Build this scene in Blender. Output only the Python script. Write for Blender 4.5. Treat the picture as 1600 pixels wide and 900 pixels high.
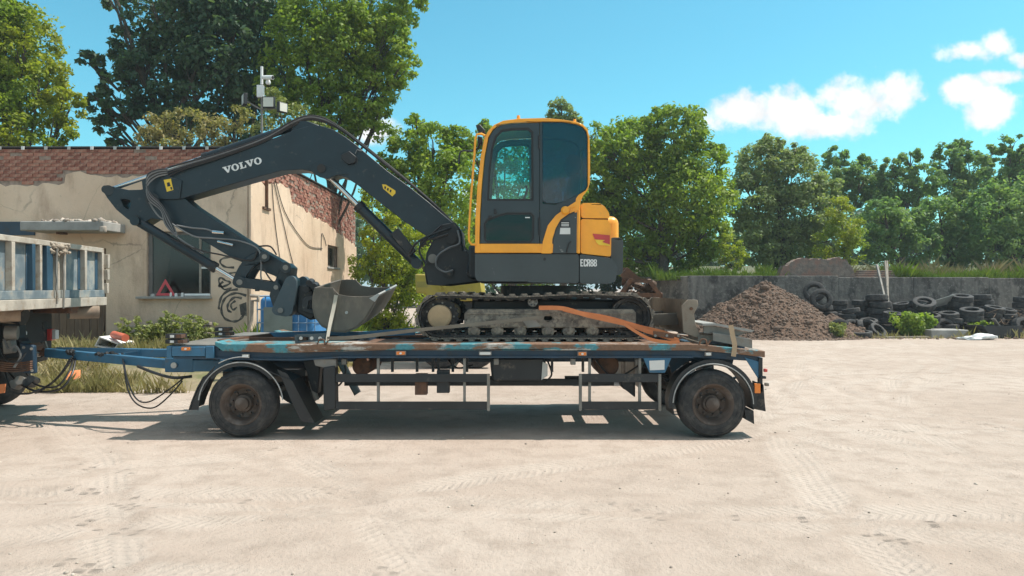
import bpy, bmesh, math, random
import numpy as np
from mathutils import Vector, Matrix
from mathutils.geometry import tessellate_polygon

random.seed(7)
RNG = np.random.default_rng(11)
for o in list(bpy.data.objects):
    bpy.data.objects.remove(o)
SC = bpy.context.scene
COL = SC.collection

# ------------------------------------------------------------------ camera
CAM_H, F = 1.69, 1155.6
cam_d = bpy.data.cameras.new('camera')
cam_d.lens, cam_d.sensor_width = 26.0, 36.0
cam_d.clip_start, cam_d.clip_end = 0.1, 6000
cam = bpy.data.objects.new('camera', cam_d)
COL.objects.link(cam)
cam.location = (0, 0, CAM_H)
cam.rotation_euler = (math.radians(90), 0, 0)
SC.camera = cam

# ------------------------------------------------------------------ sky, sun, exposure
SUN_DIR = Vector((0.52, 0.10, 1.0)).normalized()
SUN_EL = math.asin(SUN_DIR.z)
SUN_AZ = math.atan2(SUN_DIR.x, SUN_DIR.y)
world = bpy.data.worlds.new('World')
SC.world = world
world.use_nodes = True
wn, wl = world.node_tree.nodes, world.node_tree.links
wn.clear()
sky = wn.new('ShaderNodeTexSky')
sky.sky_type = 'NISHITA'
sky.sun_disc = False
sky.sun_elevation = SUN_EL
sky.sun_rotation = SUN_AZ
sky.air_density, sky.dust_density, sky.ozone_density = 1.0, 1.0, 1.0
tint = wn.new('ShaderNodeMix'); tint.data_type = 'RGBA'; tint.blend_type = 'MULTIPLY'
tint.inputs['Factor'].default_value = 1.0
tint.inputs['B'].default_value = (0.46, 1.06, 0.98, 1)
wl.new(sky.outputs[0], tint.inputs['A'])
bg = wn.new('ShaderNodeBackground'); bg.inputs[1].default_value = 0.1
wl.new(tint.outputs['Result'], bg.inputs[0])

# clouds: real directions in the sky (azimuth / elevation tangents), broken up by noise
def wmath(op, a, b=None, c=None, clamp=False):
    n = wn.new('ShaderNodeMath'); n.operation = op; n.use_clamp = clamp
    for i, v in enumerate((a, b, c)):
        if v is None: continue
        if isinstance(v, (int, float)): n.inputs[i].default_value = v
        else: wl.new(v, n.inputs[i])
    return n.outputs[0]
tc = wn.new('ShaderNodeTexCoord')
sep = wn.new('ShaderNodeSeparateXYZ'); wl.new(tc.outputs['Generated'], sep.inputs[0])
yy = wmath('MAXIMUM', sep.outputs[1], 0.02)
U = wmath('DIVIDE', sep.outputs[0], yy); V = wmath('DIVIDE', sep.outputs[2], yy)
comb = wn.new('ShaderNodeCombineXYZ'); wl.new(U, comb.inputs[0]); wl.new(V, comb.inputs[1])
def wnoise(scale, detail, rough):
    n = wn.new('ShaderNodeTexNoise'); n.inputs['Scale'].default_value = scale
    n.inputs['Detail'].default_value = detail; n.inputs['Roughness'].default_value = rough
    wl.new(comb.outputs[0], n.inputs['Vector']); return n.outputs['Fac']
nz = wmath('SUBTRACT', wnoise(9, 7, 0.62), 0.5)
nz2 = wmath('SUBTRACT', wnoise(34, 5, 0.6), 0.5)
best = None
CLOUDS = [(0.375, 0.236, .055, .034), (0.455, 0.257, .055, .034), (0.515, 0.258, .04, .026), (0.485, 0.25, .05, .03), (0.31, 0.238, .05, .028),
          (0.43, 0.222, .06, .020), (0.62, 0.320, .045, .016), (0.655, 0.328, .03, .016), (0.612, 0.268, .034, .022),
          (0.648, 0.245, .034, .03), (0.66, 0.285, .03, .010), (0.705, 0.31, .035, .012), (-0.185, 0.215, .035, .02),
          (-0.02, 0.12, .05, .02)]
for (u0, v0, a, b) in CLOUDS:
    du = wmath('DIVIDE', wmath('SUBTRACT', U, u0), a); dv = wmath('DIVIDE', wmath('SUBTRACT', V, v0), b)
    d = wmath('SQRT', wmath('ADD', wmath('MULTIPLY', du, du), wmath('MULTIPLY', dv, dv)))
    e = wmath('SUBTRACT', 1.25, d)
    best = e if best is None else wmath('SMOOTH_MAX', best, e, 0.35)
val = wmath('ADD', wmath('ADD', best, wmath('MULTIPLY', nz, 2.6)), wmath('MULTIPLY', nz2, 1.5))
mr = wn.new('ShaderNodeMapRange'); mr.interpolation_type = 'SMOOTHSTEP'
wl.new(val, mr.inputs['Value']); mr.inputs['From Min'].default_value = 0.0; mr.inputs['From Max'].default_value = 0.8
# unseen flat cloud layer, added outside the view to whiten the fill light
zz = wmath('ADD', wmath('MAXIMUM', sep.outputs[2], 0.0), 0.14)
lay = wn.new('ShaderNodeCombineXYZ'); wl.new(wmath('DIVIDE', sep.outputs[0], zz), lay.inputs[0]); wl.new(wmath('DIVIDE', sep.outputs[1], zz), lay.inputs[1])
ln_ = wn.new('ShaderNodeTexNoise'); ln_.inputs['Scale'].default_value = .9; ln_.inputs['Detail'].default_value = 7; ln_.inputs['Roughness'].default_value = .58
wl.new(lay.outputs[0], ln_.inputs['Vector'])
lm = wn.new('ShaderNodeMapRange'); lm.interpolation_type = 'SMOOTHSTEP'; wl.new(ln_.outputs['Fac'], lm.inputs['Value'])
lm.inputs['From Min'].default_value = .46; lm.inputs['From Max'].default_value = .57
clear = wn.new('ShaderNodeMapRange'); clear.interpolation_type = 'SMOOTHSTEP'; wl.new(sep.outputs[1], clear.inputs['Value'])
clear.inputs['From Min'].default_value = .15; clear.inputs['From Max'].default_value = .5; clear.inputs['To Min'].default_value = 1; clear.inputs['To Max'].default_value = 0
cmask = wmath('MAXIMUM', mr.outputs[0], wmath('MULTIPLY', lm.outputs[0], clear.outputs[0]))
cl = wn.new('ShaderNodeBackground')
crmp = wn.new('ShaderNodeMapRange'); wl.new(wnoise(22, 4, .5), crmp.inputs['Value'])
crmp.inputs['From Min'].default_value = .3; crmp.inputs['From Max'].default_value = .6
crmp.inputs['To Min'].default_value = .49; crmp.inputs['To Max'].default_value = .62
cl.inputs[0].default_value = (1, 1, 1, 1); wl.new(crmp.outputs[0], cl.inputs[1])
mx = wn.new('ShaderNodeMixShader')
wl.new(cmask, mx.inputs[0]); wl.new(bg.outputs[0], mx.inputs[1]); wl.new(cl.outputs[0], mx.inputs[2])
wo = wn.new('ShaderNodeOutputWorld'); wl.new(mx.outputs[0], wo.inputs[0])

sun_d = bpy.data.lights.new('sun', 'SUN')
sun_d.energy, sun_d.angle, sun_d.color = 3.3, math.radians(0.53), (1.0, 0.93, 0.85)
sun = bpy.data.objects.new('sun', sun_d); COL.objects.link(sun)
sun.rotation_euler = SUN_DIR.to_track_quat('Z', 'Y').to_euler()
sun.location = (20, 5, 40)

SC.view_settings.view_transform = 'Standard'
SC.view_settings.look = 'None'
SC.view_settings.gamma = 1.0
SC.view_settings.exposure = 0.92
SC.view_settings.use_curve_mapping = False
SC.render.engine = 'CYCLES'
SC.cycles.max_bounces = 7
SC.cycles.diffuse_bounces = 6
SC.cycles.glossy_bounces = 3
SC.cycles.transparent_max_bounces = 8

# ------------------------------------------------------------------ helpers
def W(px, py, Y):
    """real-world X, Z of a point seen at that place when it stands Y metres away"""
    return ((px - 800) * Y / F, CAM_H + (450 - py) * Y / F)
def PX(pts, Y): return [W(a, b, Y) for a, b in pts]
def P3(px, py, Y):
    x, z = W(px, py, Y); return Vector((x, Y, z))
def lin(r, g, b):
    f = lambda c: (c / 255 / 12.92) if c / 255 <= .04045 else ((c / 255 + .055) / 1.055) ** 2.4
    return (f(r), f(g), f(b))

def worg(o):
    v = Vector((0, 0, 0))
    while o is not None:
        v += o.location; o = o.parent
    return v

def tag(o, label=None, cat=None, group=None, kind=None):
    if label: o['label'] = label
    if cat: o['category'] = cat
    if group: o['group'] = group
    if kind: o['kind'] = kind
    return o
def root(name, label, cat, loc, group=None):
    o = bpy.data.objects.new(name, None); COL.objects.link(o)
    o.location = loc; o.empty_display_size = .2
    return tag(o, label, cat, group)

class MB:
    def __init__(s): s.v, s.f = [], []
    def add(s, vs, fs):
        b = len(s.v); s.v += [tuple(v) for v in vs]; s.f += [tuple(i + b for i in f) for f in fs]; return s
    def box(s, x0, x1, y0, y1, z0, z1):
        return s.add([(x0,y0,z0),(x1,y0,z0),(x1,y1,z0),(x0,y1,z0),(x0,y0,z1),(x1,y0,z1),(x1,y1,z1),(x0,y1,z1)],
                     [(0,3,2,1),(4,5,6,7),(0,1,5,4),(1,2,6,5),(2,3,7,6),(3,0,4,7)])
    def bar(s, p, q, w, h, up=(0,0,1)):
        p, q = Vector(p), Vector(q); d = (q - p).normalized(); up = Vector(up)
        sx = d.cross(up)
        if sx.length < 1e-4: sx = d.cross(Vector((1,0,0)))
        sx.normalize(); u = sx.cross(d)
        a, b = sx * w / 2, u * h / 2
        return s.add([p-a-b, p+a-b, p+a+b, p-a+b, q-a-b, q+a-b, q+a+b, q-a+b],
                     [(3,2,1,0),(4,5,6,7),(0,1,5,4),(1,2,6,5),(2,3,7,6),(3,0,4,7)])
    def prism(s, poly, a, b, holes=(), axis='Y'):
        mp = {'Y': lambda u, w, t: (u, t, w), 'X': lambda u, w, t: (t, u, w), 'Z': lambda u, w, t: (u, w, t)}[axis]
        loops = [list(poly)] + [list(h) for h in holes]
        flat = [p for l in loops for p in l]; n = len(flat)
        vs = [mp(u, w, a) for u, w in flat] + [mp(u, w, b) for u, w in flat]
        fs = []
        if holes or len(poly) > 4:
            for t in tessellate_polygon([[Vector((u, w, 0)) for u, w in l] for l in loops]):
                fs.append(tuple(t)); fs.append(tuple(i + n for i in reversed(t)))
        else:
            fs += [tuple(range(n)), tuple(range(2*n - 1, n - 1, -1))]
        k = 0
        for l in loops:
            m = len(l)
            for i in range(m):
                j = (i + 1) % m; fs.append((k + i, k + j, k + j + n, k + i + n))
            k += m
        return s.add(vs, fs)
    def cyl(s, p, q, r0, r1=None, n=16):
        r1 = r0 if r1 is None else r1
        p, q = Vector(p), Vector(q); d = (q - p).normalized()
        a = d.orthogonal().normalized(); b = d.cross(a)
        vs = []
        for c, r in ((p, r0), (q, r1)):
            vs += [c + (a * math.cos(t) + b * math.sin(t)) * r for t in [2*math.pi*i/n for i in range(n)]]
        fs = [(i, (i+1) % n, n + (i+1) % n, n + i) for i in range(n)]
        fs += [tuple(range(n-1, -1, -1)), tuple(range(n, 2*n))]
        return s.add(vs, fs)
    def tube(s, pts, r, n=6, cap=True):
        pts = [Vector(p) for p in pts]; m = len(pts); vs = []; fs = []
        a = None
        for i, p in enumerate(pts):
            t = (pts[min(i+1, m-1)] - pts[max(i-1, 0)]).normalized()
            a = t.orthogonal().normalized() if a is None else (a - t * a.dot(t)).normalized()
            b = t.cross(a); rr = r[i] if isinstance(r, (list, tuple)) else r
            vs += [p + (a*math.cos(2*math.pi*k/n) + b*math.sin(2*math.pi*k/n)) * rr for k in range(n)]
        for i in range(m - 1):
            for k in range(n):
                k2 = (k+1) % n; fs.append((i*n+k, i*n+k2, (i+1)*n+k2, (i+1)*n+k))
        if cap: fs += [tuple(range(n-1, -1, -1)), tuple(range((m-1)*n, m*n))]
        return s.add(vs, fs)
    def lathe(s, prof, c, ax, n=32):
        c, d = Vector(c), Vector(ax).normalized(); a = d.orthogonal().normalized(); b = d.cross(a); vs = []; fs = []
        for r, h in prof:
            vs += [c + d*h + (a*math.cos(2*math.pi*k/n) + b*math.sin(2*math.pi*k/n))*r for k in range(n)]
        for i in range(len(prof) - 1):
            for k in range(n):
                k2 = (k+1) % n; fs.append((i*n+k, i*n+k2, (i+1)*n+k2, (i+1)*n+k))
        return s.add(vs, fs)
    def strip(s, path, th, y0, y1):
        """sheet that follows an XZ path, th thick, from y0 to y1"""
        p = [Vector((x, z)) for x, z in path]; n = len(p); off = []
        for i in range(n):
            t = (p[min(i+1, n-1)] - p[max(i-1, 0)]).normalized()
            off.append(p[i] + Vector((-t.y, t.x)) * th)
        vs = [(q.x, y0, q.y) for q in p] + [(q.x, y0, q.y) for q in off] + [(q.x, y1, q.y) for q in p] + [(q.x, y1, q.y) for q in off]
        fs = []
        for i in range(n - 1):
            a, b, c, d = i, i + n, i + 2*n, i + 3*n
            fs += [(a, a+1, b+1, b), (c, d, d+1, c+1), (a, c, c+1, a+1), (b, b+1, d+1, d)]
        e = n - 1
        fs += [(0, n, 3*n, 2*n), (e, e+2*n, e+3*n, e+n)]
        return s.add(vs, fs)
    def mesh(s, name, off=(0,0,0), smooth=35):
        me = bpy.data.meshes.new(name)
        o = Vector(off)
        me.from_pydata([tuple(Vector(v) - o) for v in s.v], [], s.f)
        bm = bmesh.new(); bm.from_mesh(me)
        bmesh.ops.recalc_face_normals(bm, faces=bm.faces[:]); bm.to_mesh(me); bm.free()
        if smooth:
            me.polygons.foreach_set('use_smooth', [True] * len(me.polygons))
            me.set_sharp_from_angle(angle=math.radians(smooth))
        me.update(); return me
    def build(s, name, m, parent=None, bevel=0, smooth=35, seg=2, label=None, cat=None, group=None, kind=None, at=None):
        base = worg(parent) if parent else Vector((0,0,0))
        if at is not None: base = base * 0 + Vector(at)
        me = s.mesh(name, base, smooth); me.materials.append(m)
        o = bpy.data.objects.new(name, me); COL.objects.link(o)
        if parent: o.parent = parent
        elif at is not None: o.location = at
        if bevel:
            b = o.modifiers.new('edge', 'BEVEL'); b.width = bevel; b.segments = seg
            b.limit_method = 'ANGLE'; b.angle_limit = math.radians(40); b.harden_normals = False
        return tag(o, label, cat, group, kind)

def inst(name, me, loc, rot=(0,0,0), parent=None, scale=None):
    o = bpy.data.objects.new(name, me); COL.objects.link(o)
    o.location = loc; o.rotation_euler = rot
    if scale is not None: o.scale = scale
    if parent: o.parent = parent
    return o
def arc(cx, cz, r, a0, a1, n=14):
    return [(cx + r*math.cos(math.radians(a0 + (a1-a0)*i/n)), cz + r*math.sin(math.radians(a0 + (a1-a0)*i/n))) for i in range(n + 1)]
def ell(cx, cz, rx, rz, n=20):
    return [(cx + rx*math.cos(2*math.pi*i/n), cz + rz*math.sin(2*math.pi*i/n)) for i in range(n)]
def spline(pts, k=6):
    """Catmull-Rom through points (any dimension)"""
    p = [Vector(q) for q in pts]; out = []
    for i in range(len(p) - 1):
        a, b, c, d = p[max(i-1,0)], p[i], p[i+1], p[min(i+2, len(p)-1)]
        for j in range(k):
            t = j / k
            out.append(.5*((2*b) + (c-a)*t + (2*a-5*b+4*c-d)*t*t + (3*b-a-3*c+d)*t**3))
    out.append(p[-1]); return out
def inset(poly, d):
    n = len(poly); ar = sum(poly[i][0]*poly[(i+1)%n][1] - poly[(i+1)%n][0]*poly[i][1] for i in range(n))
    sg = 1 if ar > 0 else -1; out = []
    for i in range(n):
        p0, p1, p2 = Vector(poly[i-1]), Vector(poly[i]), Vector(poly[(i+1) % n])
        e1, e2 = (p1-p0).normalized(), (p2-p1).normalized()
        n1, n2 = Vector((-e1.y, e1.x))*sg, Vector((-e2.y, e2.x))*sg
        m = (n1+n2); m = m / max(.35, m.length_squared/2) if m.length > 1e-6 else n1
        out.append(tuple(p1 + m*d))
    return out
def rounded(poly, r, k=4):
    """round the corners of a polygon"""
    out = []; n = len(poly)
    for i in range(n):
        p0, p1, p2 = Vector(poly[i-1]), Vector(poly[i]), Vector(poly[(i+1) % n])
        rr = min(r, (p0-p1).length*.45, (p2-p1).length*.45)
        a = p1 + (p0-p1).normalized()*rr; b = p1 + (p2-p1).normalized()*rr
        for j in range(k+1):
            t = j/k; q = a*(1-t)**2 + p1*2*t*(1-t) + b*t*t; out.append((q.x, q.y))
    return out

# ------------------------------------------------------------------ materials
class NT:
    def __init__(s, name):
        s.m = bpy.data.materials.new(name); s.m.use_nodes = True
        s.n, s.l = s.m.node_tree.nodes, s.m.node_tree.links; s.n.clear()
        s.out = s.n.new('ShaderNodeOutputMaterial'); s.bs = s.n.new('ShaderNodeBsdfPrincipled')
        s.l.new(s.bs.outputs[0], s.out.inputs[0]); s.tc = s.n.new('ShaderNodeTexCoord')
    def set(s, k, v):
        if isinstance(v, bpy.types.NodeSocket): s.l.new(v, s.bs.inputs[k])
        else:
            s.bs.inputs[k].default_value = (*v, 1) if isinstance(v, (tuple, list)) and len(v) == 3 else v
    def noise(s, scale, detail=4, rough=.55, stretch=None, coord='Object', out='Fac', dist=0):
        n = s.n.new('ShaderNodeTexNoise'); n.inputs['Scale'].default_value = scale
        n.inputs['Detail'].default_value = detail; n.inputs['Roughness'].default_value = rough
        n.inputs['Distortion'].default_value = dist
        v = s.tc.outputs[coord]
        if stretch:
            mp = s.n.new('ShaderNodeMapping'); mp.inputs['Scale'].default_value = stretch
            s.l.new(v, mp.inputs[0]); v = mp.outputs[0]
        s.l.new(v, n.inputs['Vector']); return n.outputs[out]
    def rng(s, v, a, b, c=0., d=1.):
        n = s.n.new('ShaderNodeMapRange'); s.l.new(v, n.inputs['Value'])
        for k, x in zip(('From Min','From Max','To Min','To Max'), (a,b,c,d)): n.inputs[k].default_value = x
        return n.outputs[0]
    def mix(s, f, a, b, mode='MIX'):
        n = s.n.new('ShaderNodeMix'); n.data_type = 'RGBA'; n.blend_type = mode
        for k, x in (('Factor', f), ('A', a), ('B', b)):
            if isinstance(x, bpy.types.NodeSocket): s.l.new(x, n.inputs[k])
            elif k == 'Factor': n.inputs[0].default_value = x
            else: n.inputs[k].default_value = (*x, 1) if len(x) == 3 else x
        return n.outputs['Result']
    def math(s, op, a, b=None):
        n = s.n.new('ShaderNodeMath'); n.operation = op
        for i, x in enumerate((a, b)):
            if x is None: continue
            if isinstance(x, bpy.types.NodeSocket): s.l.new(x, n.inputs[i])
            else: n.inputs[i].default_value = x
        return n.outputs[0]
    def bump(s, h, strength=.3, dist=.01):
        n = s.n.new('ShaderNodeBump'); n.inputs['Strength'].default_value = strength; n.inputs['Distance'].default_value = dist
        s.l.new(h, n.inputs['Height']); s.l.new(n.outputs[0], s.bs.inputs['Normal'])

def mat(name, col, rough=.6, metal=0., var=.25, vscale=3., col2=None, c2=(.5,.6), c2scale=4., dirt=None, dirt_amt=(.55,.75),
        dscale=6., bump=.0, bscale=60., bdist=.004, stretch=None, spec=.5, coat=0.):
    t = NT(name)
    c = t.mix(1.0, col, t.mix(t.rng(t.noise(vscale, 6, .6), .3, .7), (1-var,)*3, (1+var*.5,)*3), 'MULTIPLY')
    if col2: c = t.mix(t.rng(t.noise(c2scale, 6, .62, stretch), *c2), c, col2)
    r = rough
    if dirt:
        m = t.rng(t.noise(dscale, 8, .68, stretch), *dirt_amt)
        c = t.mix(m, c, dirt); r = t.rng(m, 0, 1, rough, .92)
    t.set('Base Color', c); t.set('Roughness', r); t.set('Metallic', metal)
    t.bs.inputs['Specular IOR Level'].default_value = spec
    if coat: t.bs.inputs['Coat Weight'].default_value = coat
    if bump: t.bump(t.noise(bscale, 5, .6), bump, bdist)
    return t.m

DUST = (.34, .27, .2)
m_black = mat('black_steel', (.018,.02,.022), .55, var=.4, dirt=DUST, dirt_amt=(.6,.9), bump=.05)
m_seal = mat('window_seal', (.012,.013,.014), .6, var=.2)
m_cream = mat('dusty_cream_posts', (.44,.39,.325), .85, var=.3, vscale=5, dirt=(.26,.19,.13), dirt_amt=(.52,.7), bump=.3)
m_boom = mat('charcoal_boom_paint', (.010,.022,.03), .42, var=.3, dirt=(.15,.135,.115), dirt_amt=(.60,.92), dscale=9, bump=.03, bscale=120)
m_skirt = mat('charcoal_body_paint', (.045,.056,.06), .4, var=.15, col2=(.3,.3,.28), c2=(.66,.70), c2scale=5, bump=.02)
m_door = mat('dark_door_paint', (.026,.038,.045), .35, var=.15)
m_orange = mat('orange_machine_paint', (.88,.36,.018), .4, var=.16, dirt=(.5,.28,.09), dirt_amt=(.58,.92), dscale=8, coat=.2)
m_rubber = mat('black_rubber', (.022,.022,.023), .75, var=.3, dirt=(.17,.14,.11), dirt_amt=(.5,.8), dscale=12, bump=.15, bscale=80)
m_tyre = mat('dusty_tyre_rubber', (.026,.026,.027), .8, var=.35, dirt=(.12,.108,.095), dirt_amt=(.45,.85), dscale=9, bump=.12, bscale=60)
m_hose = mat('hose_rubber', (.014,.014,.015), .38, var=.2)
m_hose_g = mat('worn_grey_hose', (.16,.16,.16), .45, var=.4)
m_chrome = mat('cylinder_chrome', (.62,.62,.6), .18, 1., var=.1)
m_steel = mat('worn_grey_steel', (.23,.22,.2), .6, .3, var=.4, dirt=(.19,.13,.08), dirt_amt=(.55,.75), bump=.1)
m_trackframe = mat('mud_caked_steel', (.17,.145,.12), .85, var=.5, col2=(.27,.23,.18), c2=(.45,.6), c2scale=14, dirt=(.06,.05,.045), dirt_amt=(.55,.68), dscale=16, bump=.5, bscale=50, bdist=.01)
m_pad = mat('dusty_track_pad', (.075,.066,.058), .85, var=.4, dirt=(.33,.28,.22), dirt_amt=(.40,.62), dscale=14, bump=.3, bscale=60)
m_hubtan = mat('tan_mud_hub', (.40,.29,.17), .8, var=.35, dirt=(.2,.15,.1), dirt_amt=(.55,.75), bump=.2)
m_bucket = mat('worn_bucket_steel', (.135,.114,.09), .58, .15, var=.35, vscale=2, dirt=(.24,.2,.15), dirt_amt=(.5,.8), dscale=7, bump=.1, bscale=40, stretch=(1,1,.5))
m_blade = mat('dusty_blade_steel', (.27,.225,.175), .7, .1, var=.35, dirt=(.17,.12,.085), dirt_amt=(.52,.72), bump=.15, bscale=40)
m_coupler = mat('blue_grey_paint', (.05,.075,.088), .5, var=.2, dirt=(.14,.12,.1), dirt_amt=(.58,.75), dscale=12)
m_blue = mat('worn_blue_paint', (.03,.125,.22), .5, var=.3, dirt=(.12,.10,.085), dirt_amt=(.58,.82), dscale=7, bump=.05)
m_bluedk = mat('grimy_shaded_blue', (.014,.042,.075), .55, var=.3, dirt=(.06,.05,.042), dirt_amt=(.5,.8), dscale=7, bump=.05)
def rail_mat():
    t = NT('rust_and_turquoise_rail')
    sp = t.n.new('ShaderNodeSeparateXYZ'); t.l.new(t.tc.outputs['Object'], sp.inputs[0])
    bias = t.rng(sp.outputs[0], -3.0, 3.2, .045, -.09)
    c = t.mix(t.rng(t.math('ADD', t.noise(1.7, 6, .65, (1,1,2.5)), bias), .49, .53), (.19,.105,.062), (.06,.23,.27))
    c = t.mix(t.rng(t.noise(2.3, 7, .7, (.8,1,3)), .55, .60), c, (.42,.40,.36))
    c = t.mix(t.rng(t.noise(9, 6, .7), .55, .66), c, (.15,.085,.05))
    c = t.mix(1., c, t.mix(t.rng(t.noise(30, 4, .6), .3, .7), (.75,)*3, (1.1,)*3), 'MULTIPLY')
    t.set('Base Color', c); t.set('Roughness', .72); t.bump(t.noise(45, 5, .6), .25, .005); return t.m
m_rail = rail_mat()
m_rust = mat('rusty_steel', (.155,.075,.042), .85, var=.4, col2=(.075,.045,.032), c2=(.45,.62), c2scale=9, bump=.3, bscale=70)
m_rim = mat('rust_brown_rim', (.085,.06,.046), .75, var=.4, col2=(.13,.105,.09), c2=(.5,.64), c2scale=8, bump=.2)
m_plastic = mat('black_mudguard', (.017,.018,.02), .5, var=.3, dirt=(.13,.11,.09), dirt_amt=(.6,.85), dscale=7)
m_white = mat('off_white_paint', (.7,.7,.68), .5, var=.15)
m_edge = mat('dull_white_edging', (.36,.36,.35), .7, var=.4, vscale=9)
m_reflect = mat('white_reflector', (.62,.62,.6), .35, var=.1)
m_amber = mat('amber_lens', (.72,.2,.03), .3, var=.2)
m_red = mat('red_lens', (.52,.05,.045), .3, var=.2)
m_yellow = mat('yellow_sticker', (.78,.52,.04), .5, var=.1)
m_strap_o = mat('orange_webbing', (.62,.205,.075), .8, var=.25, bump=.2, bscale=150)
m_strap_t = mat('tan_webbing', (.42,.30,.19), .85, var=.25, bump=.2, bscale=150)
m_strap_g = mat('dirty_grey_webbing', (.22,.185,.145), .9, var=.3, bump=.2, bscale=150)
m_wood = mat('weathered_wood', (.3,.26,.215), .85, var=.4, vscale=8, bump=.4, bscale=30, stretch=(1,8,8))
m_conc = mat('grey_concrete_slab', (.31,.3,.28), .9, var=.3, bump=.3, bscale=30)
m_alu = mat('dull_aluminium', (.42,.42,.4), .5, .4, var=.2)
def glass_mat(name, tintc, gloss, rough=.02):
    t = NT(name); n, l = t.n, t.l
    tr = n.new('ShaderNodeBsdfTransparent'); tr.inputs[0].default_value = (*tintc, 1)
    gl = n.new('ShaderNodeBsdfGlossy'); gl.inputs['Roughness'].default_value = rough; gl.inputs[0].default_value = (.9,1,1,1)
    fr = n.new('ShaderNodeFresnel'); fr.inputs[0].default_value = 1.5
    mr_ = n.new('ShaderNodeMath'); mr_.operation = 'ADD'; mr_.inputs[1].default_value = gloss; l.new(fr.outputs[0], mr_.inputs[0])
    ms = n.new('ShaderNodeMixShader'); l.new(mr_.outputs[0], ms.inputs[0]); l.new(tr.outputs[0], ms.inputs[1]); l.new(gl.outputs[0], ms.inputs[2])
    l.new(ms.outputs[0], t.out.inputs[0]); return t.m
m_glass = glass_mat('teal_cab_glass', (.62,.88,.85), .0)
m_glassdk = glass_mat('dark_tinted_glass', (.22,.46,.56), .015)
m_glasslow = glass_mat('nearly_black_glass', (.10,.15,.16), .0)
m_winglass = glass_mat('dirty_window_glass', (.42,.4,.36), .01, .15)

# ================================================================== GROUND
def vnoise(x, y, s, seed):
    """smooth value noise on arrays"""
    r = np.random.default_rng(seed); g = r.random((64, 64))
    x, y = x * s, y * s
    xi, yi = np.floor(x).astype(int), np.floor(y).astype(int); fx, fy = x - xi, y - yi
    fx, fy = fx*fx*(3-2*fx), fy*fy*(3-2*fy)
    h = lambda a, b: g[a % 64, b % 64]
    return (h(xi,yi)*(1-fx) + h(xi+1,yi)*fx)*(1-fy) + (h(xi,yi+1)*(1-fx) + h(xi+1,yi+1)*fx)*fy
def fbm(x, y, s, seed, o=4):
    a, t = .5, 0
    for i in range(o): t = t + a*(vnoise(x, y, s*2**i, seed+i)-.5); a *= .5
    return t
def np_mesh(name, v, f, m, smooth=True):
    me = bpy.data.meshes.new(name); v = np.asarray(v, np.float32); f = np.asarray(f, np.int32); k = f.shape[1]
    me.vertices.add(len(v)); me.vertices.foreach_set('co', v.ravel())
    me.loops.add(f.size); me.loops.foreach_set('vertex_index', f.ravel())
    me.polygons.add(len(f)); me.polygons.foreach_set('loop_start', np.arange(0, f.size, k, dtype=np.int32))
    if smooth: me.polygons.foreach_set('use_smooth', np.ones(len(f), bool))
    me.update(calc_edges=True); me.validate(); me.materials.append(m); return me
def grid(xs, ys, zf):
    X, Y = np.meshgrid(xs, ys); Z = zf(X, Y); nx, ny = len(xs), len(ys)
    v = np.stack([X.ravel(), Y.ravel(), Z.ravel()], 1)
    i = (np.arange(ny-1)[:,None]*nx + np.arange(nx-1)[None,:]).ravel()
    return v, np.stack([i, i+1, i+nx+1, i+nx], 1)

TRACKS = [(-14, 30, 27.2, .30), (-14, 30, 25.2, .30), (9.5, -6, 11.2, .26), (9.5, -6, 9.6, .26), (2, 40, 36.4, .3), (2, 40, 34.5, .3),
          (16, 12, 12.4, .28), (16, 12, 10.6, .28), (7.6, 11.5, 2.3, .2), (7.6, 11.5, 3.3, .2), (-3, -12, 16.3, .28), (-3, -12, 18.0, .28),
          (-20, -4, 19.5, .26), (-20, -4, 21.2, .26), (4.6, 8.6, 1.4, .16), (4.8, 9.4, .8, .12), (26, 2, 23.8, .28), (26, 2, 22.2, .28)]
def ground_z(X, Y):
    near = np.exp(-np.maximum(0, Y-14)/10) * np.exp(-np.maximum(0, np.abs(X)-14)/8)
    z = fbm(X, Y, .35, 3)*.05*near + fbm(X, Y, 2.2, 9, 3)*.022*near
    for cx, cy, R, w in TRACKS:
        d = np.abs(np.hypot(X-cx, Y-cy) - R)
        z = z - .010*np.exp(-(d/w*1.6)**4)*near + .006*np.exp(-((d-w*.85)/.09)**2)*near
    park = np.exp(-np.maximum(0, np.abs(Y-9.5)-1.6)/.4) * (np.abs(X) < 7.5)
    return z*(1-.85*park)
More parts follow.
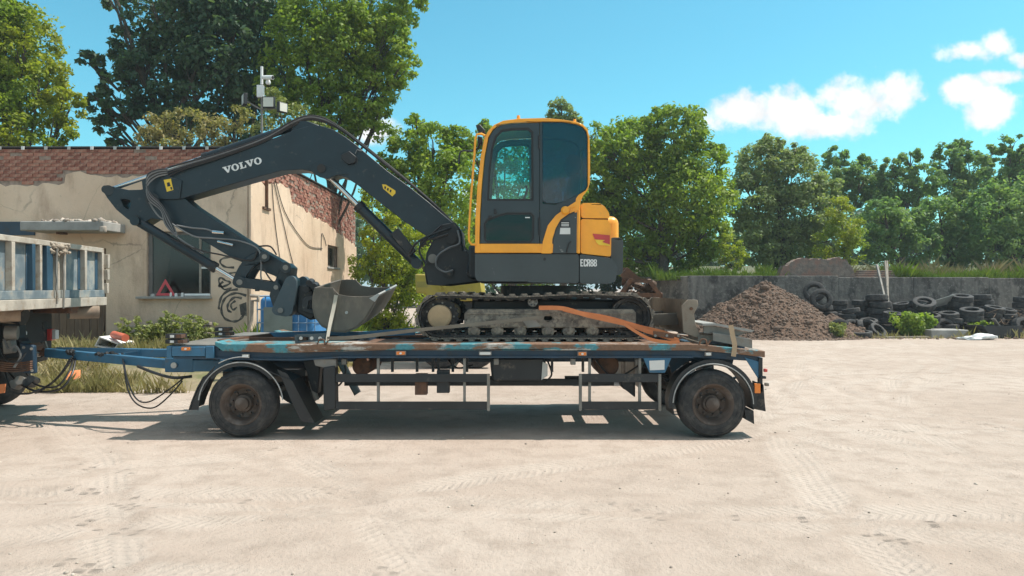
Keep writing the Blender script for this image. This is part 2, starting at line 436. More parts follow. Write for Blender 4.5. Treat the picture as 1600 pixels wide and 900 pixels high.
def ground_mat():
    t = NT('dry_sandy_gravel')
    n1 = t.noise(.35, 6, .6); n2 = t.noise(3.2, 6, .6); n3 = t.noise(22, 5, .65); n4 = t.noise(120, 3, .6)
    c = t.mix(t.rng(n1, .38, .62), (.405,.322,.265), (.465,.382,.322))
    c = t.mix(t.rng(n2, .45, .72), c, (.345,.275,.225))
    c = t.mix(t.rng(n3, .58, .74, 0, .5), c, (.29,.225,.18))
    c = t.mix(t.rng(n4, .62, .75, 0, .45), c, (.52,.44,.37))
    def attr(nm):
        n = t.n.new('ShaderNodeAttribute'); n.attribute_name = nm; return n.outputs['Fac']
    s, al, m = attr('trk_s'), attr('trk_a'), attr('trk_m')
    chev = t.math('SINE', t.math('MULTIPLY', t.math('ADD', al, t.math('MULTIPLY', t.math('ABSOLUTE', s), .8)), 6.28/.085))
    grv = t.math('SINE', t.math('MULTIPLY', s, 6.28/.075))
    h = t.math('MULTIPLY', t.math('ADD', t.math('MAXIMUM', chev, -.4), t.math('MULTIPLY', grv, .5)), m)
    fade = t.rng(t.noise(.55, 5, .65), .34, .62)
    h = t.math('MULTIPLY', h, fade)
    c = t.mix(t.math('MULTIPLY', t.math('MULTIPLY', m, fade), .45), c, (.50,.425,.365))
    hh = t.math('ADD', t.math('MULTIPLY', h, .30), t.math('ADD', t.math('MULTIPLY', n3, 1.2), t.math('ADD', t.math('MULTIPLY', n4, .5), t.math('MULTIPLY', n2, 1.5))))
    t.set('Base Color', c); t.set('Roughness', .95); t.bs.inputs['Specular IOR Level'].default_value = .15
    t.bump(hh, .75, .024); return t.m
m_ground = ground_mat()
far = lambda a, b, n: list(np.geomspace(a, b, n))
xs = np.array(sorted([-x for x in far(13, 1600, 26)] + list(np.linspace(-12.9, 12.9, 330)) + far(13, 1600, 26)))
ys = np.array([-60, -20, -8, -3] + list(np.linspace(0, 16, 230)) + list(np.linspace(16.4, 34, 44)) + far(36, 2200, 22))
v, f = grid(xs, ys, ground_z)
gme = np_mesh('ground', v, f, m_ground)
best_q = np.full(len(v), 9e9); TS, TA, TM = np.zeros(len(v)), np.zeros(len(v)), np.zeros(len(v))
wob = fbm(v[:,0], v[:,1], .5, 61, 2)*.35
for cx, cy, R, w in TRACKS:
    dx, dy = v[:,0]-cx, v[:,1]-cy; sg = np.hypot(dx, dy)-R+wob; a0 = math.atan2(8-cy, 0-cx)
    al = (np.arctan2(dy, dx)-a0+np.pi) % (2*np.pi) - np.pi; qd = np.abs(sg)/w; k = qd < best_q
    best_q[k] = qd[k]; TS[k] = sg[k]; TA[k] = al[k]*R; TM[k] = np.clip((.78-qd[k])/.2, 0, 1)
TID = np.round(TS*0).astype(int); nx_, ny_ = len(xs), len(ys)
for ti, (cx, cy, R, w) in enumerate(TRACKS):
    TID[np.abs(np.abs(np.hypot(v[:,0]-cx, v[:,1]-cy)-R+wob)/w - best_q) < 1e-9] = ti
tid = TID.reshape(ny_, nx_); sw = np.zeros((ny_, nx_), bool)
sw[:,1:] |= tid[:,1:] != tid[:,:-1]; sw[:,:-1] |= tid[:,1:] != tid[:,:-1]; sw[1:] |= tid[1:] != tid[:-1]; sw[:-1] |= tid[1:] != tid[:-1]
TM[sw.ravel()] = 0
for nm, arr in (('trk_s', TS), ('trk_a', TA), ('trk_m', TM)):
    gme.attributes.new(nm, 'FLOAT', 'POINT').data.foreach_set('value', arr.astype(np.float32))
gr = bpy.data.objects.new('ground', gme); COL.objects.link(gr)
tag(gr, 'dry pale sandy yard with curved tyre tracks', None, None, 'structure')

# loose stones, far too many to count
m_stone = NT('loose_stone')
isl = m_stone.n.new('ShaderNodeNewGeometry')
m_stone.set('Base Color', m_stone.mix(isl.outputs['Random Per Island'], (.2,.165,.135), (.52,.45,.38))); m_stone.set('Roughness', .95); m_stone = m_stone.m
def rocks(n, place, smin, smax, seed, power=3.):
    """n squashed, dented octahedra-spheres; place(rng)->x,y,z"""
    r = np.random.default_rng(seed)
    bm = bmesh.new(); bmesh.ops.create_icosphere(bm, subdivisions=1, radius=1)
    bv = np.array([q.co[:] for q in bm.verts]); bf = np.array([[q.index for q in t.verts] for t in bm.faces]); bm.free()
    pos = place(r, n); s = smin + (smax-smin)*r.random(n)**power
    sc = s[:,None]*(.6 + .6*r.random((n,3))); sc[:,2] *= .75
    a = r.random(n)*6.28; ca, sa = np.cos(a), np.sin(a)
    vv = bv[None]*(1 + .28*(r.random((n, len(bv), 1))-.5)*2)*sc[:,None]
    tilt = (r.random((n,1))-.5)*1.2
    vv = np.stack([vv[...,0], vv[...,1]*np.cos(tilt)-vv[...,2]*np.sin(tilt), vv[...,1]*np.sin(tilt)+vv[...,2]*np.cos(tilt)], 2)
    x = vv[...,0]*ca[:,None] - vv[...,1]*sa[:,None]; y = vv[...,0]*sa[:,None] + vv[...,1]*ca[:,None]
    vv = np.stack([x, y, vv[...,2]], 2) + pos[:,None]
    ff = bf[None] + (np.arange(n)*len(bv))[:,None,None]
    return vv.reshape(-1,3), ff.reshape(-1,3)
def pl_ground(r, n):
    y = 2.2 + 11*r.random(n)**1.1; x = (r.random(n)*2-1)*(y*.75+.6)
    return np.stack([x, y, ground_z(x, y)+.001], 1)
v, f = rocks(1500, pl_ground, .003, .017, 5, 6.)
o = bpy.data.objects.new('gravel', np_mesh('gravel', v, f, m_stone, False)); COL.objects.link(o)
tag(o, 'small loose stones strewn over the sandy yard', 'gravel', None, 'stuff')

# grassy bank that the building stands on
def bank_z(X, Y):
    sm = lambda t: np.clip(t, 0, 1)**2*(3-2*np.clip(t, 0, 1))
    return .47*sm((Y-11.9+.5*fbm(X, Y, .6, 71, 3))/1.7)*sm((-3.3-X)/1.3) + fbm(X, Y, 1.7, 73, 3)*.06 - .035
m_bank = mat('straw_covered_soil', (.26,.21,.13), .97, var=.4, col2=(.14,.14,.06), c2=(.45,.62), c2scale=2.5, bump=.5, bscale=25)
v, f = grid(np.linspace(-16, -2.6, 110), np.linspace(11.3, 28, 110), bank_z)
o = bpy.data.objects.new('grass_bank', np_mesh('grass_bank', v, f, m_bank)); COL.objects.link(o); tag(o, kind='structure')

# raised terrain behind the concrete wall, and far hillside
m_soil = mat('grassy_soil', (.09,.1,.04), .95, var=.4, col2=(.16,.13,.08), c2=(.45,.65), c2scale=1.2, bump=.4, bscale=12)
WALL_Y = 29.0
v, f = grid(np.linspace(5.5, 70, 60), np.concatenate([np.linspace(WALL_Y+.34, 36, 14), np.geomspace(38, 150, 12)]),
            lambda X, Y: 2.0 + .05*np.minimum(Y-29, 30) + fbm(X, Y, .3, 21)*.5*np.minimum(1, (Y-29)/3) - np.maximum(0, 9-X)*.0)
o = bpy.data.objects.new('raised_terrain', np_mesh('raised_terrain', v, f, m_soil)); COL.objects.link(o); tag(o, kind='structure')

# ================================================================== BUILDING
BX, BY0, BY1, BZ = -5.86, 16.5, 27.6, 4.80
def plaster_mat():
    t = NT('stained_plaster')
    c = t.mix(t.rng(t.noise(.7, 6, .6), .35, .65), (.60,.44,.315), (.70,.535,.40))
    c = t.mix(t.rng(t.noise(2.2, 6, .65, (1,1,.35)), .52, .72), c, (.46,.33,.24))
    c = t.mix(t.rng(t.noise(9, 6, .7), .6, .7, 0, .6), c, (.40,.32,.26))
    sp = t.n.new('ShaderNodeSeparateXYZ'); t.l.new(t.tc.outputs['Object'], sp.inputs[0])
    low = t.math('ADD', t.rng(sp.outputs[2], .3, 1.6, .75, 0), t.math('SUBTRACT', t.noise(2.5, 5, .6, (1,1,.3)), .5))
    c = t.mix(t.rng(low, .1, .8, 0, .65), c, (.29,.235,.195))
    vo = t.n.new('ShaderNodeTexVoronoi'); vo.feature = 'DISTANCE_TO_EDGE'; vo.inputs['Scale'].default_value = .9
    mp = t.mix(.16, t.tc.outputs['Object'], t.noise(2.5, 5, .6, out='Color')); t.l.new(mp, vo.inputs['Vector'])
    crack = t.math('MULTIPLY', t.rng(vo.outputs['Distance'], .0, .009, 1, 0), t.rng(t.noise(.6, 2), .5, .62))
    c = t.mix(t.math('MULTIPLY', crack, .6), c, (.16,.13,.11))
    t.set('Base Color', c); t.set('Roughness', .95); t.bs.inputs['Specular IOR Level'].default_value = .2
    t.bump(t.math('ADD', t.noise(30, 5, .6), t.math('MULTIPLY', t.noise(2.5, 5, .6), 2.)), .4, .02); return t.m
m_plaster = plaster_mat()
def brick_mat(name, island):
    t = NT(name)
    if island: r = t.n.new('ShaderNodeNewGeometry').outputs['Random Per Island']
    else: r = t.n.new('ShaderNodeObjectInfo').outputs['Random']
    c = t.mix(r, (.20,.07,.05), (.37,.16,.11))
    c = t.mix(t.rng(t.noise(7, 6, .65), .52, .68), c, (.43,.27,.2))
    c = t.mix(t.rng(t.noise(25, 4, .6), .58, .7), c, (.16,.08,.06))
    t.set('Base Color', c); t.set('Roughness', .95); t.bump(t.noise(60, 5, .6), .5, .01); return t.m
m_brick, m_brick_i = brick_mat('red_brick', False), brick_mat('red_brick_mass', True)
m_mortar = mat('crumbling_mortar', (.33,.25,.20), .97, var=.4, vscale=9, bump=.5, bscale=40)
m_tar = mat('tar_roofing', (.05,.048,.047), .9, var=.4, bump=.3)
bld = root('brick_building', 'low plastered yard building with bare red brick along its top', 'building', (-9, 19, 0))
# walls: plaster skin with openings, 0.06 proud of the mortar core where bricks show
WX0, WX1 = W(231, 0, BY0)[0], W(331, 0, BY0)[0]; WZ0, WZ1 = W(0, 463, BY0)[1], W(0, 362, BY0)[1]
DX0, DX1, DZ = W(60, 0, BY0)[0], W(168, 0, BY0)[0], W(0, 388, BY0)[1]
ragged = [(-14.2, 4.02), (-12.1, 4.0), (-10.9, 3.98), (-10.2, 4.01), (-9.95, 4.0), (-9.92, 4.22), (-9.6, 4.27), (-9.25, 4.2), (-8.9, 4.18), (-8.2, 4.2), (-7.6, 4.25), (-6.9, 4.22), (-6.3, 4.3), (BX-.02, 4.28)]
def raggedy(line, step, amp, seed):
    r_ = random.Random(seed); out = []
    for (a, za), (b_, zb) in zip(line, line[1:]):
        n_ = max(1, int((b_-a)/step))
        for k in range(n_): out.append((a+(b_-a)*k/n_, za+(zb-za)*k/n_ + (r_.uniform(-amp, amp*.6) if out else 0)))
    return out + [line[-1]]
ragged = raggedy(ragged, .11, .05, 4)
mb = MB(); mb.prism([(-14.2, -.1), (BX-.02, -.1)] + ragged[::-1], BY0-.06, BY0, holes=[[(WX0,WZ0),(WX1,WZ0),(WX1,WZ1),(WX0,WZ1)], [(DX0,.02),(DX1,.02),(DX1,DZ),(DX0,DZ)]])
SY0, SY1, SZ0, SZ1 = 23.3, 24.75, 2.36, 3.06
rside = [(BY0-.058, 4.28), (17.4, 4.15), (18.6, 4.3), (19.3, 4.28), (19.55, 3.95), (20.6, 3.9), (21.8, 3.78), (23., 3.72), (24.1, 3.6), (25.2, 3.5), (26.4, 3.4), (27.1, 3.3), (BY1, 3.22)]
rside = raggedy(rside, .16, .07, 6)
mb.prism([(BY0-.058, -.1), (BY1, -.1)] + rside[::-1], BX, BX+.055, holes=[[(SY0,SZ0),(SY1,SZ0),(SY1,SZ1),(SY0,SZ1)]], axis='X')
mb.build('plaster_wall', m_plaster, bld, bevel=.012, smooth=0)
mb = MB()
mb.prism([(-14.2, -.1), (BX-.03, -.1), (BX-.03, BZ-.02), (-14.2, BZ-.02)], BY0+.002, BY0+.3, holes=[[(WX0,WZ0),(WX1,WZ0),(WX1,WZ1),(WX0,WZ1)], [(DX0,.02),(DX1,.02),(DX1,DZ),(DX0,DZ)]])
mb.prism([(BY0+.31, -.1), (BY1, -.1), (BY1, BZ-.02), (BY0+.31, BZ-.02)], BX-.3, BX-.03, holes=[[(SY0,SZ0),(SY1,SZ0),(SY1,SZ1),(SY0,SZ1)]], axis='X')
mb.box(-14.2, BX-.31, BY1-.3, BY1, -.1, BZ-.02)
mb.build('mortar_core', m_mortar, bld, smooth=0)
MB().prism(ragged + [(BX-.02, BZ-.02), (-14.2, BZ-.02)], BY0-.043, BY0+.001).build('mortar_bed', m_mortar, bld, smooth=0)
MB().prism(rside + [(BY1, BZ-.02), (BY0-.042, BZ-.02)], BX-.029, BX+.012, axis='X').build('mortar_bed', m_mortar, bld, smooth=0)
MB().box(-14.3, BX-.02, BY0+.05, BY1-.02, BZ-.35, BZ-.25).build('roof_deck', m_tar, bld)
MB().box(-14.2, BX-.32, BY0+.32, BY1-.32, -.05, .0).build('room_floor', m_conc, bld)
mb = MB().box(-14.2, BX+.05, BY0-.10, BY0+.34, BZ, BZ+.035); mb.box(BX-.34, BX+.08, BY0+.345, BY1, BZ, BZ+.035)
cop = mb.build('coping', m_tar, bld, bevel=.008)
for i in range(17):
    x = -13.9 + i*.51
    MB().box(x-.03, x+.03, BY0-.125, BY0-.101, BZ-.045, BZ+.03).build('gutter_bracket', m_alu if i % 3 else m_white, cop)
# bricks: each its own object on the front, rough courses on the side
CH, BL = .079, .262
def brick_me(l, h, d, seed):
    r = random.Random(seed); b = MB().box(-l/2, l/2, -d/2, d/2, -h/2, h/2)
    b.v = [tuple(c + r.uniform(-.005, .005) for c in q) for q in b.v]
    me = b.mesh('brick', smooth=0); me.materials.append(m_brick); return me
BR = [brick_me(.250, .071, .1, i) for i in range(6)]
BRH = [brick_me(.118, .066, .1, 40+i) for i in range(3)]
def rag(line, x):
    for (a, za), (b, zb) in zip(line, line[1:]):
        if a <= x <= b: return za + (zb-za)*(x-a)/(b-a)
    return 9
nb = 0; r = random.Random(3)
for k in range(11):
    z = BZ-.02-CH*(k+.5); x = -12.2 + (BL/2 if k % 2 else 0) - r.random()*.03
    while x < BX-.12:
        if z > max(rag(ragged, x-.08), rag(ragged, min(x+.08, BX-.03)))+.03 and r.random() > .035 and nb < 262:
            inst('brick', BR[r.randrange(6)], (x+9, BY0-.02+r.uniform(-.008,.006)-19+.012, z), (0, r.uniform(-.008,.008), r.uniform(-.012,.012)), bld); nb += 1
        x += BL
MASS = MB()
for k in range(19):
    z = BZ-.02-CH*(k+.5); y = BY0+.13 + (BL/2 if k % 2 else 0)
    while y < BY1-.1:
        if z > rag(rside, y)+.03 and r.random() > .1:
            dx = r.uniform(-.014, .012)
            if nb < 300 and y < 19.6 and z > 4.1:
                inst('brick', BR[r.randrange(6)], (BX+.0+dx+9, y-19, z), (0, 0, math.pi/2+r.uniform(-.06,.06)), bld); nb += 1
            else:
                l = r.uniform(.1, .125); a = r.uniform(-.035,.035)
                MASS.box(BX-.05+dx, BX+.03+dx+r.uniform(-.012,.012), y-l, y+l, z-.034+a*.1, z+.032+a*.1)
        y += BL
MASS.build('brick_courses', m_brick_i, bld, smooth=0, kind='stuff')
# window with frame, panes and sill
win = MB().prism([(WX0-.01,WZ0),(WX1+.01,WZ0),(WX1+.01,WZ1),(WX0-.01,WZ1)], BY0+.05, BY0+.12,
                 holes=[inset([(WX0,WZ0),(WX1,WZ0),(WX1,WZ1),(WX0,WZ1)], .07)]).build('window', mat('weathered_window_frame', (.2,.18,.165), .8, var=.3), bld, bevel=.006)
mid = WX0 + (WX1-WX0)*.8
MB().box(mid-.025, mid+.025, BY0+.06, BY0+.11, WZ0+.07, WZ1-.07).build('mullion', m_wood, win)
MB().box(mid+.026, WX1-.07, BY0+.06, BY0+.11, WZ0+.62, WZ0+.66).build('transom', m_white, win)
MB().box(WX0+.07, mid-.026, BY0+.08, BY0+.088, WZ0+.07, WZ1-.07).build('pane', m_winglass, win)
MB().box(mid+.026, WX1-.07, BY0+.08, BY0+.088, WZ0+.665, WZ1-.07).build('pane', m_winglass, win)
MB().box(mid+.026, WX1-.07, BY0+.08, BY0+.088, WZ0+.07, WZ0+.615).build('pane', m_winglass, win)
MB().box(WX0-.18, WX1+.03, BY0-.2, BY0+.045, WZ0-.055, WZ0-.003).build('window_sill', m_conc, bld, bevel=.01)
MB().box(WX0-.6, WX1+.6, BY0+2.4, BY0+2.5, .02, 4.2).build('inner_wall', mat('dim_room_wall', (.22,.19,.16), .9), bld)
# door, canopy
m_doorw = mat('brown_board_door', (.17,.105,.062), .75, var=.3, vscale=2, stretch=(6,1,.3), col2=(.11,.07,.045), c2scale=5)
dr = MB().prism([(DX0,.02),(DX1,.02),(DX1,DZ),(DX0,DZ)], BY0+.02, BY0+.1, holes=[[(DX0+.09,.021),(DX1-.09,.021),(DX1-.09,DZ-.09),(DX0+.09,DZ-.09)]]).build('door', m_doorw, bld, bevel=.006)
nbd = 8
for i in range(nbd):
    a = DX0+.09+(DX1-DX0-.18)*i/nbd; b = DX0+.09+(DX1-DX0-.18)*(i+1)/nbd
    MB().box(a+.004, b-.004, BY0+.05, BY0+.075, .03, DZ-.09).build('door_board', m_doorw, dr, bevel=.003)
MB().box(DX1-.26, DX1-.2, BY0+.01, BY0+.049, 1.05, 1.25).build('door_handle', m_steel, dr)
cx0, cx1 = W(38,0,15.7)[0], W(168,0,15.7)[0]; cz0, cz1 = W(0,361,15.7)[1], W(0,345,15.7)[1]
can = MB().box(cx0, cx1, BY0-.95, BY0-.062, cz0, cz1-.02).build('canopy', m_conc, bld, bevel=.02)
v, f = rocks(130, lambda q, n: np.stack([cx0+.35+(cx1-cx0-.4)*q.random(n), BY0-.93+.8*q.random(n), cz1-.01+.01*q.random(n)], 1) - np.array([[-9,19,0]]), .02, .09, 8, 2)
o = bpy.data.objects.new('flaking_felt', np_mesh('flaking_felt', v, f, m_stone, False)); COL.objects.link(o); o.parent = can; o['kind'] = 'stuff'
MB().box(cx1-.1, cx1+.03, BY0-.965, BY0-.85, cz0-.05, cz0+.1).build('crumbled_corner', m_stone, can, bevel=.035)
MB().box(cx0+.55, cx0+.68, BY0-.6, BY0-.4, cz0-.05, cz0-.003).build('ceiling_lamp', m_rust, can)
MB().box(-14.2, DX0-.03, BY0-.09, BY0-.061, W(0,368,BY0)[1], W(0,347,BY0)[1]).build('lintel_board', m_bluedk, bld)
# small side window, pipe, wires
sw = MB().prism([(SY0,SZ0),(SY1,SZ0),(SY1,SZ1),(SY0,SZ1)], BX-.16, BX-.1, holes=[inset([(SY0,SZ0),(SY1,SZ0),(SY1,SZ1),(SY0,SZ1)], .06)], axis='X').build('side_window', m_wood, bld)
MB().box(BX-.14, BX-.13, SY0+.06, SY1-.06, SZ0+.06, SZ1-.06).build('pane', m_winglass, sw)
MB().box(BX-.09, BX+.1, SY0-.08, SY1+.08, SZ0-.06, SZ0-.003).build('side_sill', m_conc, bld, bevel=.01)
pz = lambda px, py: (BX+.075, BX*F/(px-800), CAM_H+(450-py)*(BX*F/(px-800))/F)
a = pz(411, 272); b = pz(411, 326)
MB().bar(a, b, .05, .09).bar((a[0], b[1]-.22, b[2]), (a[0], b[1]+.28, b[2]), .05, .06).build('conduit_pipe', m_rust, bld)
for pts in [[(420,285),(424,340),(432,400),(440,445)], [(423,285),(436,340),(450,400),(462,440)], [(425,280),(440,330),(462,366),(480,385),(500,388)], [(498,392),(499,365),(504,375),(506,384)], [(416,400),(428,430),(470,435)]]:
    MB().tube(spline([pz(*q) for q in pts], 4), .011, 5).build('wall_cable', m_hose, bld)
# graffiti (flat paint on the plaster)
m_graf = mat('black_spray_paint', (.075,.068,.06), .8, var=.5, vscale=12, col2=(.2,.17,.135), c2=(.5,.65), c2scale=7)
GY = BY0-.0625
def flatstroke(pts, w, name='graffiti_stroke'):
    p = spline([Vector((*W(a, b, BY0-.06), 0)) for a, b in pts], 6); L, R = [], []
    for i in range(len(p)):
        t = (p[min(i+1,len(p)-1)]-p[max(i-1,0)]).normalized(); n = Vector((-t.y, t.x, 0))*w*(.7+.5*math.sin(i*.5+1)**2)
        L.append(p[i]+n); R.append(p[i]-n)
    vs = [(q.x, GY, q.y) for q in L] + [(q.x, GY, q.y) for q in R]; n = len(L)
    MB().add(vs, [(i, i+1, n+i+1, n+i) for i in range(n-1)]).build(name, m_graf, bld, smooth=0)
for pts, w in [([(366,418),(352,417),(344,410),(348,404),(362,402),(372,406)], .022), ([(349,440),(342,446),(348,448),(360,442),(352,438),(345,434),(342,440),(350,452),(362,450)], .022),
               ([(372,452),(356,455),(346,464),(342,480),(344,482)], .025), ([(385,462),(368,458),(352,466),(346,482),(350,496),(362,502),(374,500),(382,490)], .025),
               ([(378,466),(366,465),(357,474),(356,484),(362,488)], .024), ([(368,470),(361,476),(364,484),(370,480)], .022), ([(355,428),(370,426),(384,432)], .02)]:
    flatstroke(pts, w)
MB().prism(PX([(374,476),(385,472),(386,494),(376,492)], BY0-.06), GY-.001, GY).build('graffiti_patch', m_graf, bld)
# old planks leaning low against the wall
for i in range(7):
    x0, x1 = [195,200,193,205,198,202,260][i], [326,330,322,330,318,326,330][i]; z = .46+.075*i; yb = BY0-.3+.02*(i % 3)
    a, b_ = P3(x0, 0, yb), P3(x1, 0, yb+.03); a.z = b_.z = z
    MB().bar(a, b_, .2, .06).build('weathered_plank', m_wood, None, bevel=.006, label='%s plank of the weathered stack under the building window' % ['lowest','second lowest','third lowest','middle','third highest','second highest','topmost short'][i], cat='plank', group='planks by the building wall', at=a)

# things on the window sill
def warn_tri():
    t = root('warning_triangle', 'red warning triangle standing on the window sill', 'warning triangle', P3(258, 462, BY0-.1))
    Y = BY0-.12; A = PX([(243,462),(258,436),(274,462)], Y); 
    MB().prism(A, Y, Y+.025, holes=[inset(A, .055)]).build('reflector_frame', mat('faded_red_reflector', (.6,.07,.085), .4, var=.2), t, bevel=.004)
    MB().box(A[0][0]+.05, A[2][0]-.05, Y-.02, Y+.07, WZ0-.003, WZ0+.012).build('foot', m_steel, t)
warn_tri()
for i, (px, w, h, mm, nm, lb) in enumerate([(239,8,.06,m_alu,'tin','small grey tin left of the warning triangle on the sill'), (267,4,.09,m_white,'jar','tall white jar right beside the warning triangle'),
        (275,5,.075,m_white,'jar','squat white jar, second right of the warning triangle'), (285,5,.085,m_white,'jar','white jar at the end of the white pipe on the sill')]):
    c = P3(px, 462, BY0-.12); rr = w/2*16.4/F*.9
    MB().lathe([(0,0),(rr,0),(rr,h*.75),(rr*.7,h*.85),(rr*.7,h),(0,h)], (c.x, c.y, WZ0-.003), (0,0,1), 14).build(nm, mm, None, label=lb, cat=nm, group='clutter on the window sill', at=(c.x, c.y, WZ0-.003))
a = P3(289,461,BY0-.12); b = P3(328,462,BY0-.12)
MB().cyl((a.x,a.y,WZ0+.03),(b.x,b.y,WZ0+.03),.03).build('pipe_length', m_white, None, label='white plastic pipe lying along the window sill', cat='pipe', at=(a.x,a.y,WZ0))

# floodlight and camera mast behind the parapet
MY = 18.4
mast = root('camera_mast', 'slim mast with camera and floodlights on the building roof', 'mast', P3(409, 240, MY))
MB().cyl(P3(409,262,MY), P3(409,104,MY), .03, .025, 10).build('pole', m_steel, mast)
MB().cyl(P3(409,104,MY), P3(409,132,MY), .034, .034, 10).build('pole_sleeve', m_white, mast)
MB().prism(PX([(404,135),(414,135),(414,154),(404,154)], MY), MY-.15, MY-.04).build('junction_box', m_white, mast, bevel=.01)
cmr = MB().cyl(P3(411,121,MY-.1), P3(426,121,MY-.25), .05, .055, 14).build('camera', m_white, mast)
MB().cyl(P3(426,121,MY-.252), P3(426.6,121,MY-.26), .04, .04, 12).build('lens', m_black, cmr)
MB().lathe([(0,.05),(.04,.045),(.06,.01),(.06,-.03),(.045,-.06),(0,-.075)], P3(419,128,MY-.1), (0,0,1), 14).build('dome_camera', m_white, mast)
m_led = mat('floodlight_glass', (.62,.6,.52), .3, var=.1)
for (px, py, ang, w) in [(420,160,0,.2), (382,156,-62,.2), (441,168,58,.18)]:
    c = P3(px, py, MY-.12); R_ = Matrix.Rotation(math.radians(ang), 3, 'Z')
    fl = MB(); fl.box(-w*.75, w*.75, -.04, .05, -w*.7, w*.7)
    fl.v = [tuple(R_ @ Vector(q) + c) for q in fl.v]; fo = fl.build('floodlight', m_black, mast, bevel=.01)
    g = MB().box(-w*.62, w*.62, -.05, -.042, -w*.57, w*.57); g.v = [tuple(R_ @ Vector(q) + c) for q in g.v]; g.build('lamp_glass', m_led, fo)
    MB().bar(c, P3(409, 172, MY), .03, .03).build('bracket', m_steel, fo)

# ================================================================== CONCRETE YARD WALL
def wall_mat():
    t = NT('stained_concrete_wall')
    c = t.mix(t.rng(t.noise(.8, 6, .6), .35, .65), (.115,.108,.098), (.19,.178,.16))
    c = t.mix(t.rng(t.noise(2.5, 6, .65, (1.5,1,.25)), .44, .62), c, (.085,.08,.075))
    c = t.mix(t.rng(t.noise(1.4, 5, .6, (1,1,.6)), .53, .60), c, (.05,.048,.045))
    t.set('Base Color', c); t.set('Roughness', .95); c = t.mix(t.rng(t.noise(6, 6, .7), .5, .66, 0, .6), c, (.30,.28,.25)); t.set('Base Color', c); t.bump(t.noise(9, 7, .65), .8, .05); return t.m
m_cwall = wall_mat()
cw = root('concrete_wall', 'long stained concrete retaining wall behind the dirt pile and tyres', 'wall', (14, WALL_Y, 0))
x = 6.9; i = 0
while x < 30:
    w = 2.95; dz = [.0, .02, -.015, .01][i % 4]
    MB().box(x+.012, x+w-.012, WALL_Y-.01*(i%2), WALL_Y+.3, -.1, 2.18 - .008*(x-6) + dz).build('wall_panel', m_cwall, cw, bevel=.02)
    MB().box(x+w-.05, x+w+.05, WALL_Y+.02, WALL_Y+.33, -.1, 2.14 - .008*(x-6)).build('joint_post', m_cwall, cw)
    x += w; i += 1
MB().prism([(6.91, WALL_Y), (6.91, WALL_Y+.3), (5.95, WALL_Y+2.3), (5.65, WALL_Y+2.2)], -.1, 2.16, axis='Z').build('wall_return', m_cwall, cw, bevel=.02)
# remnant of a brick wall on top
m_oldbr = mat('old_rendered_brick', (.21,.175,.15), .95, var=.5, vscale=6, col2=(.22,.13,.10), c2=(.45,.6), c2scale=3, bump=.6, bscale=18, bdist=.03)
rr_ = random.Random(12); prof = [(1216,428),(1224,416),(1245,405),(1260,403),(1285,404),(1310,403),(1322,407),(1330,415),(1336,429)]
rw = []
for (xa, ya), (xb, yb) in zip(prof, prof[1:]):
    n_ = max(2, int((xb-xa)/3.2))
    for q_ in range(n_): rw.append((xa+(xb-xa)*q_/n_ + rr_.uniform(-.6,.6), ya+(yb-ya)*q_/n_ + rr_.choice((0,0,-1.2,1.4,2.2))))
rw.append(prof[-1]); rw = PX(rw, WALL_Y+.4)
rw[0] = (rw[0][0], 2.12); rw[-1] = (rw[-1][0], 2.1)
rem = MB().prism(rw, WALL_Y+.33, WALL_Y+.75).build('ruined_wall_stub', m_oldbr, None, bevel=.03, label='ruined stub of rendered brick wall on top of the concrete wall', cat='wall', at=(rw[10][0], WALL_Y+.5, 2.1))
for i in range(5):
    a = P3(1334+i*3, 429-3.4*i, WALL_Y+.35); b = P3(1404-i*2, 429-3.2*i, WALL_Y+.35)
    MB().box(a.x, b.x, WALL_Y+.33+.02*i, WALL_Y+.8, 2.0+.08*i, 2.07+.08*i).build('stone_slab', m_oldbr, None, bevel=.015, at=(a.x, WALL_Y+.4, 2.0+.08*i),
        label='%s flat slab of the low stack on the concrete wall beside leaning poles' % ['lowest','second lowest','middle','second highest','topmost'][i], cat='slab', group='slabs stacked on the wall')

# dirt pile
def soil_mat(island):
    t = NT('brown_dug_soil')
    c = t.mix(t.rng(t.noise(1.2, 6, .65), .35, .65), (.115,.068,.044), (.19,.118,.08))
    c = t.mix(t.rng(t.noise(10, 5, .65), .5, .68), c, (.22,.165,.13))
    if island: c = t.mix(t.rng(t.n.new('ShaderNodeNewGeometry').outputs['Random Per Island'], 0, 1, 0, .35), c, (.27,.215,.175))
    t.set('Base Color', c); t.set('Roughness', .97); t.bump(t.noise(18, 8, .75), 1., .08); return t.m
PCX, PCY, PH = 9.15, 26.6, 2.02
def pile_z(X, Y):
    d = np.hypot((X-PCX)/np.where(X < PCX, 2.75, 3.1), (Y-PCY)/2.4)
    h = PH*np.clip(1.02-d, 0, None)
    h = np.maximum(h, 1.15*np.clip(1-np.hypot((X-PCX+1.7)/1.7, (Y-PCY+.3)/1.7), 0, None)); h = np.maximum(h, .95*np.clip(1-np.hypot((X-PCX-2.1)/1.6, (Y-PCY+.5)/1.6), 0, None))
    h = np.where(h > 1.5, 1.5+(h-1.5)*.85, h)
    return h + fbm(X, Y, .8, 31, 5)*.8*np.clip(h*1.5, 0, 1) + fbm(X, Y, 5, 33, 3)*.09*np.clip(h*3, 0, 1) - .03
pile = root('dirt_pile', 'conical heap of brown dug earth and rubble against the concrete wall', 'dirt pile', (PCX, PCY, 0))
v, f = grid(np.linspace(PCX-3, PCX+3.6, 110), np.linspace(PCY-2.9, PCY+2.35, 90), pile_z)
v = v - np.array([[PCX, PCY, 0]])
o = bpy.data.objects.new('mound', np_mesh('mound', v, f, soil_mat(False))); COL.objects.link(o); o.parent = pile
